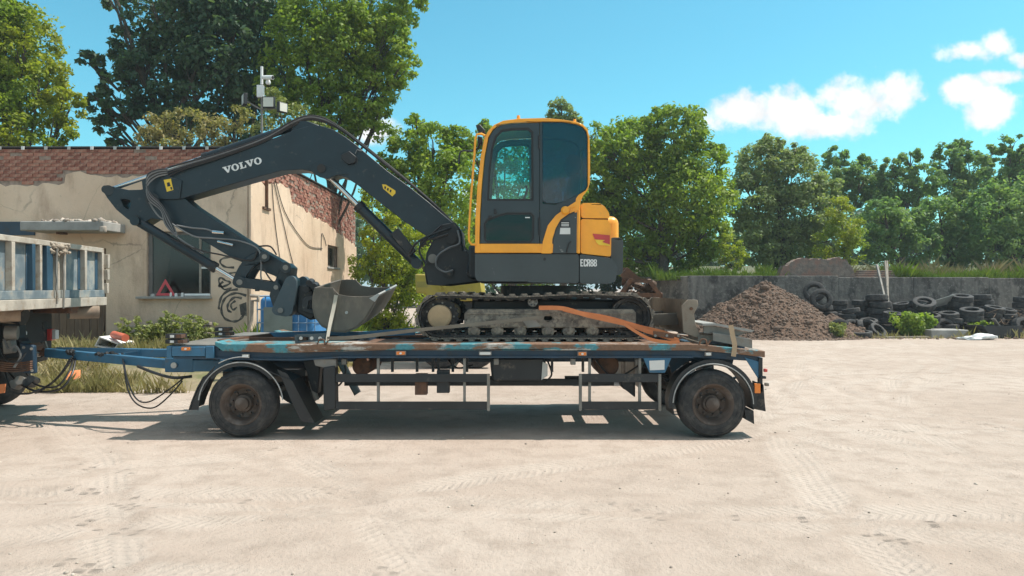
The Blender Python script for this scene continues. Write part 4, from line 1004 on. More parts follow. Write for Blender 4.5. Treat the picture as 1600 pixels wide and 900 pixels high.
bn2 = root('steel_bin', 'grey steel bin under the rusty frame', 'bin', P3(1010, 590, FY))
bn2.location.z = 0
bl, brr = W(962,0,FY)[0], W(1042,0,FY)[0]; zt = W(0,464,FY)[1]
MB().prism([(bl+.1,.02),(brr-.1,.02),(brr,zt-.045),(bl,zt-.045)], FY-.1, FY+1.3).build('bin_body', m_bucket, bn2, bevel=.02)
for k in range(5): MB().box(bl+.15+k*.17, bl+.2+k*.17, FY-.14, FY-.102, .2, zt-.1).build('rib', m_bucket, bn2)

# white crate with a red pipe, orange board near the drawbar
CY = 13.4
cr = root('white_crate', 'white open plastic crate tipped over behind the drawbar', 'crate', P3(165, 550, CY))
a = PX([(155,526),(186,537),(178,547),(147,541)], CY)
MB().prism(a, CY, CY+.5, holes=[inset(a, .02)]).build('crate_shell', m_white, cr)
MB().prism(inset(a,.021), CY+.46, CY+.48).build('crate_bottom', m_white, cr)
MB().tube([P3(178,523,CY+.2), P3(196,528,CY-.1)], .07, 14).build('drain_pipe', mat('red_drain_plastic', (.55,.13,.07), .5), None, label='short red plastic pipe lying on the white crate', cat='pipe', at=P3(186,526,CY))
MB().box(*[W(184,0,CY+.5)[0], W(204,0,CY+.5)[0]], CY+.45, CY+.8, .2, W(0,533,CY+.5)[1]).build('limestone_block', mat('pale_block', (.5,.42,.3), .9, bump=.3), None, bevel=.04, label='pale stone block beside the tipped white crate', cat='block', at=(W(194,0,CY)[0], CY+.6, .4))
a = [P3(102,594,12.2), P3(124,592,12.2), P3(124,578,12.45), P3(108,580,12.45)]
MB().add([*a, *[q+Vector((0,.03,0)) for q in a]], [(0,1,2,3),(7,6,5,4),(0,4,5,1),(1,5,6,2),(2,6,7,3),(3,7,4,0)]).build('orange_board', m_strap_o, None, label='orange plastic board lying in the grass under the drawbar', cat='board', at=a[0])

# ================================================================== DRAWBAR TRAILER
TN, TF = 8.31, 10.86          # near and far side
DECK = 1.057
tr = root('flatbed_trailer', 'long blue and rust drawbar trailer carrying the excavator', 'trailer', (-.4, 9.58, 0))
q = lambda *p: PX(p, TN)
def both(fn):
    fn(TN, 1); fn(TF, -1)
# side rails: bright rusty top flange and a recessed blue web below
top = q((334,534),(350,538),(450,538.5),(520,537.5),(1088,538),(1140,543),(1197,549))
top = [(x, z) for x, z in top]
lowr = q((1197,559),(1140,552),(1088,548),(600,547.5),(470,551),(440,552),(346,549),(334,540))
web = q((338,548),(440,552),(470,551),(600,547),(1088,548),(1140,552),(1190,559),(1190,566),(1085,559),(600,558.5),(530,559),(470,563),(440,563),(268,560),(262,541),(336,541))
for Y, s in ((TN+.03, 1), (TF-.03, -1)):
    y1 = Y + s*.42
    rail = MB().prism(top + lowr, *sorted((Y, Y+s*.06))).build('side_rail', m_rail, tr, bevel=.008)
    tp = MB(); tp.strip(top, -.018, *sorted((Y+s*.062, y1))); tp.build('rail_top_plate', m_rail, rail)
    MB().prism(web, *sorted((Y+s*.045, Y+s*.10))).build('side_web', m_bluedk if s > 0 else m_blue, rail)  # darker blue on the near web has the flange's shade put into it
    lip = MB().strip(q((268,561),(440,564),(470,564),(530,560),(1085,560)), .02, *sorted((Y+s*.01, Y+s*.16))).build('lower_lip', m_bluedk, rail)
# deck: plates under the tracks, open cross members between
for y0, y1 in ((8.79, 9.28), (9.92, 10.38)):
    MB().box(W(560,0,TN)[0], W(1085,0,TN)[0], y0, y1, DECK-.03, DECK-.006).build('deck_plate', m_rust, tr)
MB().box(W(345,0,TN)[0], W(560,0,TN)[0]-.003, 8.77, 8.95, DECK-.03, DECK-.008).build('deck_plate', m_rail, tr)
for k in range(15):
    x = -3.2 + k*.415
    MB().box(x-.04, x+.04, 8.42, 10.75, DECK-.13, DECK-.034).build('cross_member', m_bluedk, tr)
for y in (9.18, 9.98):
    MB().box(-3.85, 2.7, y-.05, y+.05, .78, DECK-.14).build('main_beam', m_bluedk, tr)
# inner blue ledges and bits at the front of the deck
MB().prism(PX([(420,520),(520,517),(560,519),(560,526),(520,524),(430,527)], 9.9), 9.9, 9.98).build('inner_ledge', m_blue, tr)
MB().prism(PX([(560,519),(648,512),(648,523),(560,527)], 9.4), 9.4, 9.46).build('inner_ledge', m_blue, tr)
MB().bar(P3(345,533,9.0), P3(425,523,10.0), .1, .04).build('diagonal_brace', m_rust, tr)
MB().bar(P3(360,530,9.5), P3(480,530,9.5), .12, .05).build('centre_rail', m_rust, tr)
# front cross frame with lamp blocks
fx0, fx1 = W(258,0,TN)[0], W(334,0,TN)[0]
MB().prism(q((258,541),(266,541),(266,560),(258,560)), TN+.03, TN+.10).build('front_post', m_blue, tr, bevel=.005)
MB().prism(q((267,542),(319,542),(319,557),(267,557)), TN+.02, TN+.05).build('front_panel', m_blue, tr, bevel=.006)
MB().prism(q((320,541),(333,541),(333,560),(320,560)), TN+.015, TN+.055).build('front_panel', m_blue, tr, bevel=.006)
MB().box(fx0, fx0+.1, TN+.101, TF-.101, .92, DECK-.03).build('front_cross_beam', m_blue, tr, bevel=.006)
MB().box(fx0, fx1-.003, TN+.101, TF-.101, DECK-.028, DECK-.012).build('front_deck_plate', m_steel, tr)
for Y in (TN+.05, 9.75):
    for (a, b, c, d) in ((258,522,274,529), (258,530.5,277,537)):
        lb = MB().prism(PX([(a,b),(c+9,b),(c+9,d),(a,d)], TN+.05), Y, Y+.16).build('lamp_block', m_black, tr, bevel=.004)
        MB().prism(PX([(c+1,b+.6),(c+9.5,b+.6),(c+9.5,d-.6),(c+1,d-.6)], TN+.05), Y-.006, Y+.10).build('rusty_cheek', m_rust, lb)
        MB().prism(PX([(a+8,b+1.5),(a+14,b+1.5),(a+14,d-1.5),(a+8,d-1.5)], TN+.05), Y-.008, Y-.001).build('reflector', m_reflect, lb)
# markers
def marker(px, py, w, h, m, nm):
    MB().prism(q((px-w/2-1.3,py-h/2-1),(px+w/2+1.3,py-h/2-1),(px+w/2+1.3,py+h/2+1),(px-w/2-1.3,py+h/2+1)), TN+.012, TN+.032 if px > 335 else TN+.019).build(nm+'_base', m_steel, tr)
    o = MB().prism(rounded(q((px-w/2,py-h/2),(px+w/2,py-h/2),(px+w/2,py+h/2),(px-w/2,py+h/2)), .012), TN-.004, TN+.011).build(nm, m, tr)
    if m is m_amber: MB().prism(ell(*W(px,py,TN), .014, .012, 12), TN-.009, TN-.0045).build('bulb', m_reflect, o)
marker(290,545.2,13,4.5,m_amber,'side_marker'); marker(626,552,13,4.5,m_amber,'side_marker'); marker(910,553,12,4.5,m_amber,'side_marker')
for px, py, w in ((383,556.5,9), (758,552.5,17), (1107,553.5,8)): marker(px, py, w, 3.6, m_reflect, 'white_reflector')
# drawbar A-frame, coupling eye, hinge
EYE = Vector((-6.22, 9.58, .86)); 
hin = [Vector((-4.05, 8.86, .775)), Vector((-4.05, 10.3, .775))]
db = MB()
for h in hin: db.bar(EYE+Vector((.25,.0+(.08 if h.y > 9.5 else -.08),-.0)), h, .09, .11)
db.bar((-5.0, 9.28, .815), (-5.0, 9.88, .815), .08, .08)
drw = db.build('drawbar', m_blue, tr, bevel=.008)
ey = MB(); 
for a in range(16):
    t0, t1 = a*22.5, (a+1)*22.5
EY = [EYE + Vector((math.cos(t)*.075-.08, math.sin(t)*.075, 0)) for t in [2*math.pi*i/20 for i in range(21)]]
ey.tube(EY, .027, 8); ey.cyl(EYE, EYE+Vector((.3,0,0)), .045, .06, 12); ey.build('towing_eye', m_rust, drw)
for h in hin:
    s = -1 if h.y < 9.5 else 1
    hb = MB().box(-4.12, -3.78, h.y-.09, h.y+.09, .69, .86).build('hinge_bracket', m_blue, drw, bevel=.01)
    MB().cyl((-4.0, h.y-.12, .775), (-4.0, h.y+.12, .775), .035).build('hinge_pin', m_alu, hb)
MB().box(-3.78, -3.3, 8.75, 10.4, .70, .84).build('turntable_frame', m_blue, tr, bevel=.01)
MB().lathe([(.36,0),(.55,0),(.55,.07),(.36,.07),(.36,0)], (-3.05, 9.58, .845), (0,0,1), 36).build('turntable_ring', m_black, tr)
MB().box(-3.5, -2.5, 8.95, 10.2, .62, .70).build('turntable_subframe', m_black, tr)
# cluster of air couplings on the drawbar
rc = random.Random(3)
for i in range(7): MB().cyl(P3(105+i*2.2, 551+rc.uniform(-4,3), 9.35), P3(108+i*2.2, 553+rc.uniform(-4,3), 9.3), .025, .02, 8).build('air_coupling', m_black, drw)
for i in range(8): MB().cyl(P3(150+i*4.5, 552+rc.uniform(-2,4), 9.2), P3(154+i*4.5, 553+rc.uniform(-2,3), 9.15), .022, .02, 8).build('air_coupling', m_black, drw)
def hose(pts, r, nm='air_hose', parent=drw, m=m_hose): MB().tube(spline([P3(*p) for p in pts], 6), r, 7).build(nm, m, parent)
hose([(190,552,9.2),(194,575,8.9),(200,610,8.8),(215,632,8.75),(240,637,8.75),(265,618,8.75),(285,595,8.8)], .009)
hose([(192,552,9.2),(198,590,8.8),(212,622,8.7),(232,628,8.7),(262,610,8.7),(290,588,8.8)], .009)
hose([(215,572,8.75),(240,582,8.7),(270,590,8.7),(300,588,8.8)], .018)
hose([(118,560,9.3),(112,585,9.1),(95,607,9.0),(60,612,9.1),(30,598,9.3),(8,575,9.5)], .014)
hose([(114,560,9.3),(108,580,9.1),(88,604,9.0),(55,600,9.2),(40,580,9.4)], .012)
hose([(4,566,9.3),(10,590,9.2),(20,612,9.1),(45,615,9.0),(62,608,9.0)], .012)
coil = []; A, B = P3(112,558,9.25), P3(58,612,9.05); C_ = P3(92,598,9.1)
for i in range(26*10):
    t = i/259; c = A.lerp(C_, t).lerp(C_.lerp(B, t), t); a = i/10*2*math.pi
    coil.append(c + Vector((math.cos(a)*.026, math.sin(a)*.026, math.cos(a)*.026)))
MB().tube(coil, .006, 5).build('coiled_cable', m_hose, drw)

# wheels
WR, WC = .385, (632 - .0)
def wheel_parts():
    R = WR; wd = .27
    prof = [(.215,.03),(.225,.006),(.25,.0),(.31,-.004),(.345,.008),(.368,.03),(.382,.055),(R,.075)]
    for k in range(1, 5):
        y = .055 + (wd-.11)*k/5; prof += [(R,y-.008),(R-.012,y-.006),(R-.012,y+.006),(R,y+.008)]
    prof += [(R,wd-.075),(.375,wd-.045),(.345,wd-.008),(.25,wd),(.215,wd-.02)]
    ty = MB().lathe(prof, (0,0,0), (0,1,0), 48)
    for rr in (.285, .335): ty.lathe([(rr-.006,-.003),(rr-.003,-.0075),(rr+.003,-.0075),(rr+.006,-.003)], (0,0,0), (0,1,0), 48)
    ri = MB().lathe([(.215,wd-.02),(.2,.2),(.19,.13),(.19,.06),(.222,.028),(.238,.004),(.231,-.006),(.219,0),(.212,.012),(.2,.025),(.188,.075),(.165,.115),(.11,.125),(.095,.10),(.095,.075),(.0,.075)], (0,0,0), (0,1,0), 40)
    hb = MB().lathe([(.075,.08),(.075,.02),(.06,.008),(.0,.006)], (0,0,0), (0,1,0), 24)
    for i in range(8):
        a = i*math.pi/4+.2; hb.cyl((math.cos(a)*.135,.12,math.sin(a)*.135), (math.cos(a)*.135,.09,math.sin(a)*.135), .014, .012, 6)
    hl = MB().cyl((.165,.116,0), (.165,.106,0), .02, .02, 10)
    out = []
    for nm, b, m in (('wheel', ty, m_tyre), ('rim', ri, m_rim), ('hub', hb, m_rim), ('rim_hole', hl, m_black)):
        me = b.mesh(nm, smooth=40); me.materials.append(m); out.append((nm, me))
    return out
WP = wheel_parts()
wx = [W(376,0,TN)[0], W(1114.5,0,TN)[0]]
for x in wx:
    for Y, rz in ((TN, 0), (TF, math.pi)):
        w = inst(WP[0][0], WP[0][1], Vector((x, Y, WR-.004)) - tr.location, (0, random.uniform(0,6), rz), tr)
        for nm, me in WP[1:3]: inst(nm, me, (0,0,0), (0,0,0), w)
        for i in range(6): inst(WP[3][0], WP[3][1], (0,0,0), (0,i*math.pi/3,0), w)
    MB().cyl((x, TN+.15, WR), (x, TF-.15, WR), .065, n=14).build('axle', m_black, tr)
    for y in (9.0, 10.15):
        sp = MB()
        for k in range(4): sp.strip([(x-.48+.07*k+t*(.96-.14*k)/8, .60-.03*k-.10*math.sin(math.pi*t/8)) for t in range(9)], .014, y-.04, y+.04)
        sp.build('leaf_spring', m_black, tr)
    MB().box(x-.12, x+.12, 8.9, 10.3, WR+.07, .62).build('axle_mount', m_black, tr)
# mudguards
for Y, s in ((TN, 1), (TF, -1)):
    ys = sorted((Y+s*.0, Y+s*.40))
    x = wx[0]; zc = WR
    pth = q((296,641),(300,628),(309,606),(318,590)) + arc(x, zc, .47, 128, 52, 12)[0:] + q((455,596),(470,625),(490,662))
    g = MB().strip(pth, .012, *ys).build('mudguard', m_plastic, tr)
    if s > 0:
        MB().prism(q((296,641),(300,628),(318,590),(335,572),(328,590),(312,620),(309,641)), Y+.012, Y+.022).build('side_lip', m_plastic, g)
        MB().prism(q((432,577),(448,584),(470,622),(491,662),(470,658),(455,628),(440,592)), Y+.012, Y+.022).build('side_lip', m_plastic, g)
        MB().prism(arc(x, zc, .475, 140, 40, 16) + arc(x, zc, .425, 40, 140, 16), Y+.012, Y+.022).build('side_lip', m_plastic, g)
        MB().tube([(a, Y+.002, b) for a, b in arc(x, zc-.005, .475, 174, 6, 30)], .007, 6).build('white_edge', m_edge, g)
        MB().tube([(a, Y-.004, b) for a, b in arc(x+.02, zc+.0, .53, 120, 82, 10)], .006, 6).build('white_edge', m_edge, g)
    x = wx[1]
    pth = arc(x, zc, .45, 196, -8, 24)
    g = MB().strip(pth, .012, *ys).build('mudguard', m_plastic, tr)
    if s > 0:
        MB().prism(arc(x, zc, .50, 185, -4, 24) + arc(x, zc, .435, -4, 185, 24), Y+.012, Y+.022).build('side_lip', m_plastic, g)
        MB().tube([(a, Y+.0, b) for a, b in arc(x, zc, .452, 178, 0, 30)], .007, 6).build('white_edge', m_edge, g)
    MB().prism(q((1164,640),(1178,642),(1179,663),(1166,656)), *sorted((Y+s*.01, Y+s*.36))).build('mud_flap', m_rubber, g)
    MB().prism(q((1178,604),(1194,600),(1199,644),(1179,640)), *sorted((Y+s*.05, Y+s*.06))).build('mud_flap', m_rubber, tr)
    MB().prism(q((1196,602),(1199,644),(1197,644),(1194,602)), *sorted((Y+s*.062, Y+s*.42))).build('mud_flap', m_rubber, tr)
# dark plates behind the rear wheel arch, rear corner and lamps
MB().prism(q((1056,562),(1165,562),(1160,584),(1130,568),(1090,568),(1062,590)), TN+.42, TN+.44).build('wheel_house', m_bluedk, tr)
MB().prism(q((1166,559),(1192,567),(1193,592),(1188,593)), TN+.06, TN+.08).build('rear_gusset', m_blue, tr, bevel=.004)
MB().box(W(1186,0,TN)[0], W(1196,0,TN)[0], TN+.1, TF-.1, .83, .90).build('rear_beam', m_blue, tr, bevel=.006)
MB().box(W(1188,0,TN)[0], W(1194,0,TN)[0], TN+.05, TN+.1, .52, .9).build('rear_lamp_post', m_black, tr)
for px, py, w, h, m in ((1184,607,9,15,m_amber), (1197,579,5,5,m_red), (1199,601,6,5,m_steel), (1193,590,9,4,m_black)):
    MB().prism(q((px-w/2,py-h/2),(px+w/2,py-h/2),(px+w/2,py+h/2),(px-w/2,py+h/2)), TN-.0, TN+.045).build('tail_lamp', m, tr, bevel=.005)
# label plate bracket
MB().prism(q((1006,560),(1050,560),(1040,583),(1016,583)), TN+.03, TN+.05).build('plate_bracket', m_blue, tr, bevel=.003)
MB().prism(q((1015,564),(1039,563),(1039,578),(1016,579)), TN+.022, TN+.028).build('number_plate', m_reflect, tr)
# side underrun guards
def guard(x0, x1, posts, extra):
    for y0, y1 in ((585,598), (628.5,641)):
        MB().prism(q((x0,y0),(x1,y0),(x1,y1),(x0,y1)), TN+.04, TN+.065).build('guard_rail', m_black, tr, bevel=.004)
    for px in posts: MB().prism(q((px-2,561),(px+2,561),(px+2,630),(px-2,630)), TN+.068, TN+.11).build('guard_post', m_steel, tr)
    for px in extra: MB().prism(q((px-2.3,585),(px+2.3,585),(px+2.3,643),(px-2.3,643)), TN+.034, TN+.075).build('guard_end', m_steel, tr, bevel=.003)
guard(523, 762, (589,725), (763,)); guard(907, 1032, (922.5,1001.5), (907.5,1032))
for Y in (TF-.07,):
    for y0, y1 in ((585,598), (628.5,641)): MB().prism(q((523,y0),(762,y0),(762,y1),(523,y1)), Y, Y+.025).build('guard_rail', m_black, tr); MB().prism(q((907,y0),(1032,y0),(1032,y1),(907,y1)), Y, Y+.025).build('guard_rail', m_black, tr)
MB().prism(q((503,575),(522,572),(523,640),(504,643)), TN+.04, TN+.2).build('support_leg', m_black, tr, bevel=.012)
MB().prism(q((487,562),(523,562),(523,575),(508,577),(490,572)), TN+.06, TN+.16).build('leg_bracket', m_steel, tr, bevel=.006)
MB().box(W(545,0,9.2)[0], W(955,0,9.2)[0], 8.95, 9.03, W(0,602,9)[1], W(0,592,9)[1]).build('long_tool_rail', m_black, tr)
# air tanks, boxes, spare
def tank(px, py, Y0, Y1, r, m=m_black, cap=m_rust):
    x, z = W(px, py, Y0); o = MB().lathe([(0,-.03),(r*.5,-.025),(r*.85,-.01),(r,.02),(r,Y1-Y0-.02),(r*.85,Y1-Y0+.01),(0,Y1-Y0+.03)], (x, Y0, z), (0,1,0), 28).build('air_tank', m, tr)
    MB().cyl((x, Y0-.05, z), (x, Y0-.02, z), r*.16).build('tank_plug', cap, o)
tank(565,572,8.75,9.5,.115,m_rust); tank(949,571,8.75,9.4,.14,m_rust)
MB().prism(q((764,563),(853,563),(856,580),(848,601),(768,601)), TN+.22, TN+.62).build('tool_box', m_black, tr, bevel=.03)
MB().prism(q((849,568),(857,572),(857,590),(847,597)), TN+.19, TN+.215).build('box_strap', m_alu, tr)
for px, y0, y1, w in ((656,586,619,19), (691,580,616,20)): MB().prism(q((px-w/2,y0),(px+w/2,y0),(px+w/2,y1),(px-w/2,y1)), TN+.09, TN+.2).build('hanging_bracket', m_rust if px < 670 else m_black, tr, bevel=.006)
for px in (606,646,672,681,704,727,865,915): MB().prism(q((px-2,561),(px+2,561),(px+2,586),(px-2,586)), TN+.3, TN+.34).build('hanger', m_black, tr)
for px in (533,775,897,1000): MB().prism(q((px-4,562),(px+4,562),(px+4,572),(px-4,572)), TN+.12, TN+.2).build('lashing_ring', m_steel, tr, bevel=.008)
MB().prism(q((455,568),(485,566),(480,625),(470,620),(462,590)), TN+.45, TN+.6).build('brake_unit', m_black, tr, bevel=.02)
MB().prism(q((975,600),(1000,598),(1000,628),(985,616),(978,612)), TN+.3, TN+.5).build('brake_unit', m_black, tr, bevel=.02)
MB().cyl(P3(486,594,8.8), P3(495,625,8.8), .035, .03, 12).build('brake_cylinder', m_steel, tr)
for pts in ([(536,562,8.6),(540,580,8.6),(532,600,8.6),(520,604,8.6)], [(700,562,8.7),(715,575,8.7),(740,570,8.7)], [(930,562,8.7),(960,590,8.7),(1000,570,8.7)], [(855,562,8.7),(862,585,8.7),(850,598,8.7)]): hose(pts, .011, 'brake_hose', tr)
# lashing hooks on the near rail
for px in (506, 1098):
    hk = MB(); c = P3(px, 538, TN+.1)
    hk.tube(spline([c+Vector(a) for a in ((-.06,-.06,.0),(-.03,-.07,.06),(.02,-.07,.05),(.03,-.07,0),(.07,-.07,.05))], 5), .009, 6); hk.build('lashing_hook', m_rust, tr)

# ================================================================== STRAPS, RAMPS
def webbing(name, label, pts, w, m, th=.004, up=(0,0,1)):
    P_ = spline([P3(*p) for p in pts], 5); mb = MB(); L, R, n = [], [], len(P_)
    for i, p in enumerate(P_):
        t = (P_[min(i+1,n-1)]-P_[max(i-1,0)]).normalized(); s = Vector((0,-1,0)); s = t.cross(s); s.normalize()
        L.append(p+s*w/2); R.append(p-s*w/2)
    d = Vector((0, th, 0)); vs = L + R + [a+d for a in L] + [a+d for a in R]; fs = []
    for i in range(n-1): fs += [(i,i+1,n+i+1,n+i), (2*n+i,3*n+i,3*n+i+1,2*n+i+1), (i,2*n+i,2*n+i+1,i+1), (n+i,n+i+1,3*n+i+1,3*n+i)]
    mb.add(vs, fs); return mb.build(name, m, None, label=label, cat='strap', at=P_[0])
webbing('ratchet_strap', 'dirty grey lashing strap running from the rail to the track frame', [(511,529,8.52),(560,526.5,8.55),(650,516,8.6),(740,507,8.62),(846,496,8.64)], .042, m_strap_g)
webbing('ratchet_strap', 'pale grey strap hanging down the side of the bucket', [(525,461,9.12),(522,478,9.10),(516,505,8.95),(511,532,8.5)], .045, mat('pale_webbing', (.42,.38,.31), .9, var=.2))
webbing('ratchet_strap', 'orange lashing strap lying twisted over the track frame', [(842,481,8.66),(880,482,8.62),(915,492,8.58),(950,500,8.56),(985,508,8.54),(1010,517,8.48),(1032,523.5,8.44),(1060,532,8.40)], .05, m_strap_o)
webbing('ratchet_strap', 'second orange strap pulled tight to the ratchet at the blade', [(880,483,8.655),(905,489,8.6),(950,497,8.575),(1000,511,8.53),(1030,518,8.5),(1062,528,8.46)], .05, m_strap_o)
webbing('ratchet_strap', 'orange strap tail curling along the rail near the blade', [(975,506,8.55),(1000,522,8.42),(1020,531,8.38),(1045,535,8.36),(1062,534,8.36)], .035, m_strap_o)
webbing('ratchet_strap', 'tan strap tied over the steel ramps at the trailer tail', [(1142,508,8.335),(1145,525,8.325),(1148,540,8.31),(1146,557,8.30)], .055, m_strap_t)
rt_ = root('strap_ratchet', 'rusty strap ratchet lying on the rail below the blade', 'ratchet', P3(1045,526,8.44))
for y in (8.41, 8.47): MB().prism(PX([(1020,517),(1064,523),(1064,530),(1020,525)], 8.44), y, y+.012).build('ratchet_plate', m_rust, rt_)
for px in (1024, 1042, 1060): MB().cyl(P3(px,524.5,8.40), P3(px,524.5,8.5), .016).build('ratchet_pin', m_steel, rt_)
MB().bar(P3(1064,526,8.44), P3(1096,536,8.40), .04, .008).build('ratchet_strap_end', m_strap_g, rt_)
rt2 = root('strap_ratchet', 'steel strap ratchet on the rail below the bucket', 'ratchet', P3(485,530,8.5))
for y in (8.45, 8.53): MB().prism(PX([(462,523),(508,521),(508,532),(463,536)], 8.5), y, y+.012, holes=[PX([(466,526),(484,525),(484,532),(466,533)], 8.5)]).build('ratchet_plate', m_coupler, rt2)
for px in (470, 487, 500): MB().cyl(P3(px,528.5,8.44), P3(px,528.5,8.56), .02).build('ratchet_pin', m_alu, rt2)
# ramps lying at the tail
ra = root('loading_ramp', 'pale steel ramp plate lying tilted at the trailer tail', 'ramp', P3(1120,515,8.7))
MB().prism(PX([(1093,504.5),(1113,504),(1172,515),(1168,518),(1112,507.5),(1093,508)], 8.6), 8.45, 9.2).build('ramp_plate', m_conc, ra)
MB().prism(PX([(1097,509),(1112,508.6),(1165,519),(1150,524),(1097,520)], 8.6), 8.52, 8.55).build('ramp_web', m_steel, ra)
rb2 = root('loading_ramp', 'grey steel ramp channel lying lowest at the trailer tail', 'ramp', P3(1140,535,8.5))
MB().prism(PX([(1113,520),(1174,531),(1174,544),(1113,532)], 8.45), 8.42, 8.44).build('ramp_side', m_steel, rb2)
MB().prism(PX([(1113,519),(1174,530),(1174,531.5),(1113,520.5)], 8.45), 8.442, 8.85).build('ramp_plate', m_conc, rb2)
MB().prism(PX([(1113,520),(1174,531),(1174,544),(1113,532)], 8.45), 8.852, 8.87).build('ramp_side', m_steel, rb2)
MB().prism(PX([(1086,522),(1112,522),(1112,531),(1086,536)], 8.75), 8.6, 9.1).build('timber_chock', m_wood, None, label='timber block wedged under the ramps beside the blade', cat='timber', at=P3(1099,530,8.8))

# ================================================================== EXCAVATOR
EY0 = 8.70                                   # near face of the near track
ex = root('excavator', 'orange and charcoal tracked excavator loaded on the blue trailer', 'excavator', (.25, 9.73, DECK))
ZB, ZT = DECK+.006, W(0,457,EY0)[1]
xl, xr = W(686,0,EY0)[0], W(985,0,EY0)[0]; OR_ = (ZT-ZB)/2; zc = (ZT+ZB)/2; IR = OR_-.042
def loop_pts(R, n=400):
    pts = []; L = xr-xl
    sag = lambda t: .012*math.sin(t*math.pi*2+2.6)*math.sin(math.pi*t)*1.6
    for i in range(100): t = i/100; pts.append((xl+L*t, zc+R+sag(t)))
    for i in range(60): a = math.pi/2-math.pi*i/60; pts.append((xr+R*math.cos(a), zc+R*math.sin(a)))
    for i in range(100): t = i/100; pts.append((xr-L*t, zc-R))
    for i in range(60): a = -math.pi/2-math.pi*i/60; pts.append((xl+R*math.cos(a), zc+R*math.sin(a)))
    return pts
def resample(p, n):
    p = [Vector(a) for a in p]; p.append(p[0]); d = [0]
    for a, b in zip(p, p[1:]): d.append(d[-1]+(b-a).length)
    T = d[-1]; out = []; j = 0
    for i in range(n):
        s = T*i/n
        while d[j+1] < s: j += 1
        t = (s-d[j])/(d[j+1]-d[j]); c = p[j].lerp(p[j+1], t); out.append((c, (p[j+1]-p[j]).normalized()))
    return out
NP = 42
pad = MB(); pad.box(-.070, .070, 0, .45, 0, .016)
pad.prism([(-.05,.016),(.045,.016),(.028,.042),(-.034,.042)], .0, .45)
pad_me = pad.mesh('track_pad', smooth=0); pad_me.materials.append(m_pad)
for y0, nm in ((EY0, 'near'), (10.33, 'far')):
    b = MB(); lp = resample(loop_pts(IR-.005), 90)
    o_ = [c for c, t in lp]; i_ = [c - Vector((-t.y, t.x))*.02 for c, t in lp]
    b.prism([(c.x, c.y) for c in o_], y0+.03, y0+.42, holes=[[(c.x, c.y) for c in i_]])
    tk = b.build('track', m_rubber, ex)
    for c, t in resample(loop_pts(IR), NP):
        inst('track_pad', pad_me, Vector((c.x, y0, c.y)) - ex.location, (0, -math.atan2(t.y, t.x), 0), tk)
    # chain lugs between the pads and the wheels
    lg = MB()
    for c, t in resample(loop_pts(IR-.03), NP*1):
        n = Vector((-t.y, t.x)); p = Vector((c.x, y0+.12, c.y)); d = Vector((t.x, 0, t.y))*.035
        lg.bar(p-d, p+d, .05, .03, up=(n.x,0,n.y))
    lg.build('chain_lugs', m_rubber, tk)
    fa = PX([(725,490),(732,483),(990,483),(994,489),(994,509),(985,512.5),(735,512.5),(725,508)], EY0+.06)
    fo = MB().prism(fa, y0+.06, y0+.36, holes=[rounded(PX([(850,494),(863,494),(863,501),(850,501)], EY0+.06), .03)]).build('track_frame', m_trackframe, ex, bevel=.015)
    if y0 == EY0:
        MB().prism(PX([(728,488.5),(992,488.5),(992,491),(728,491)], EY0+.05), y0+.05, y0+.058).build('frame_ridge', m_trackframe, fo)
        MB().prism(PX([(817,502),(835,497),(845,510),(825,512)], EY0+.05), y0+.035, y0+.058).build('step_bracket', m_steel, fo)
    sx, sz = W(687,496,EY0); 
    sp = MB(); teeth = []
    for i in range(42): a = 2*math.pi*i/42; rr = .232 if (i % 2) else .205; teeth.append((xl+rr*math.cos(a), zc+rr*math.sin(a)))
    sp.prism(teeth, y0+.12, y0+.17); sk = sp.build('drive_sprocket', m_rubber, ex)
    MB().lathe([(0,-.075),(.12,-.075),(.138,-.062),(.143,.03),(.19,.04),(.2,.07)], (xl, y0+.09, zc), (0,1,0), 32).build('hub_cover', m_hubtan, sk)
    for i in range(9): a = i*2*math.pi/9; MB().cyl((xl+.165*math.cos(a), y0+.115, zc+.165*math.sin(a)), (xl+.165*math.cos(a), y0+.135, zc+.165*math.sin(a)), .013, n=6).build('hub_bolt', m_steel, sk)
    idl = MB().lathe([(0,.0),(.06,.0),(.07,.03),(.17,.05),(.18,.02),(.222,.015),(.222,.2),(.0,.2)], (xr, y0+.09, zc), (0,1,0), 36).build('idler_wheel', m_rubber, ex)
    for px in (740, 777, 813, 857, 890, 927):
        x = W(px,0,EY0)[0]
        ro = MB().lathe([(0,-.02),(.035,-.02),(.05,-.005),(.055,0),(.074,.01),(.074,.09),(.055,.1),(.055,.16),(.074,.17),(.074,.25),(0,.26)], (x, y0+.07, ZB+.042+.074), (0,1,0), 22).build('bottom_roller', m_trackframe, ex)
    cx_, cz_ = W(833,472,EY0)
    cr_ = MB().lathe([(0,-.01),(.02,-.01),(.028,0),(.055,0),(.062,.01),(.062,.2),(0,.2)], (cx_, y0+.1, cz_-.0), (0,1,0), 24).build('carrier_roller', m_steel, ex)
    for i in range(6): a = i*math.pi/3; MB().cyl((cx_+.04*math.cos(a), y0+.092, cz_+.04*math.sin(a)), (cx_+.04*math.cos(a), y0+.101, cz_+.04*math.sin(a)), .009, n=8).build('roller_hole', m_black, cr_)
MB().box(W(740,0,9.5)[0], W(960,0,9.5)[0], 9.06, 10.33, 1.24, 1.55).build('centre_frame', m_black, ex, bevel=.03)
MB().lathe([(0,1.55),(.5,1.55),(.5,1.72),(0,1.72)], (.35, 9.72, 0), (0,0,1), 40).build('slew_ring', m_black, ex)
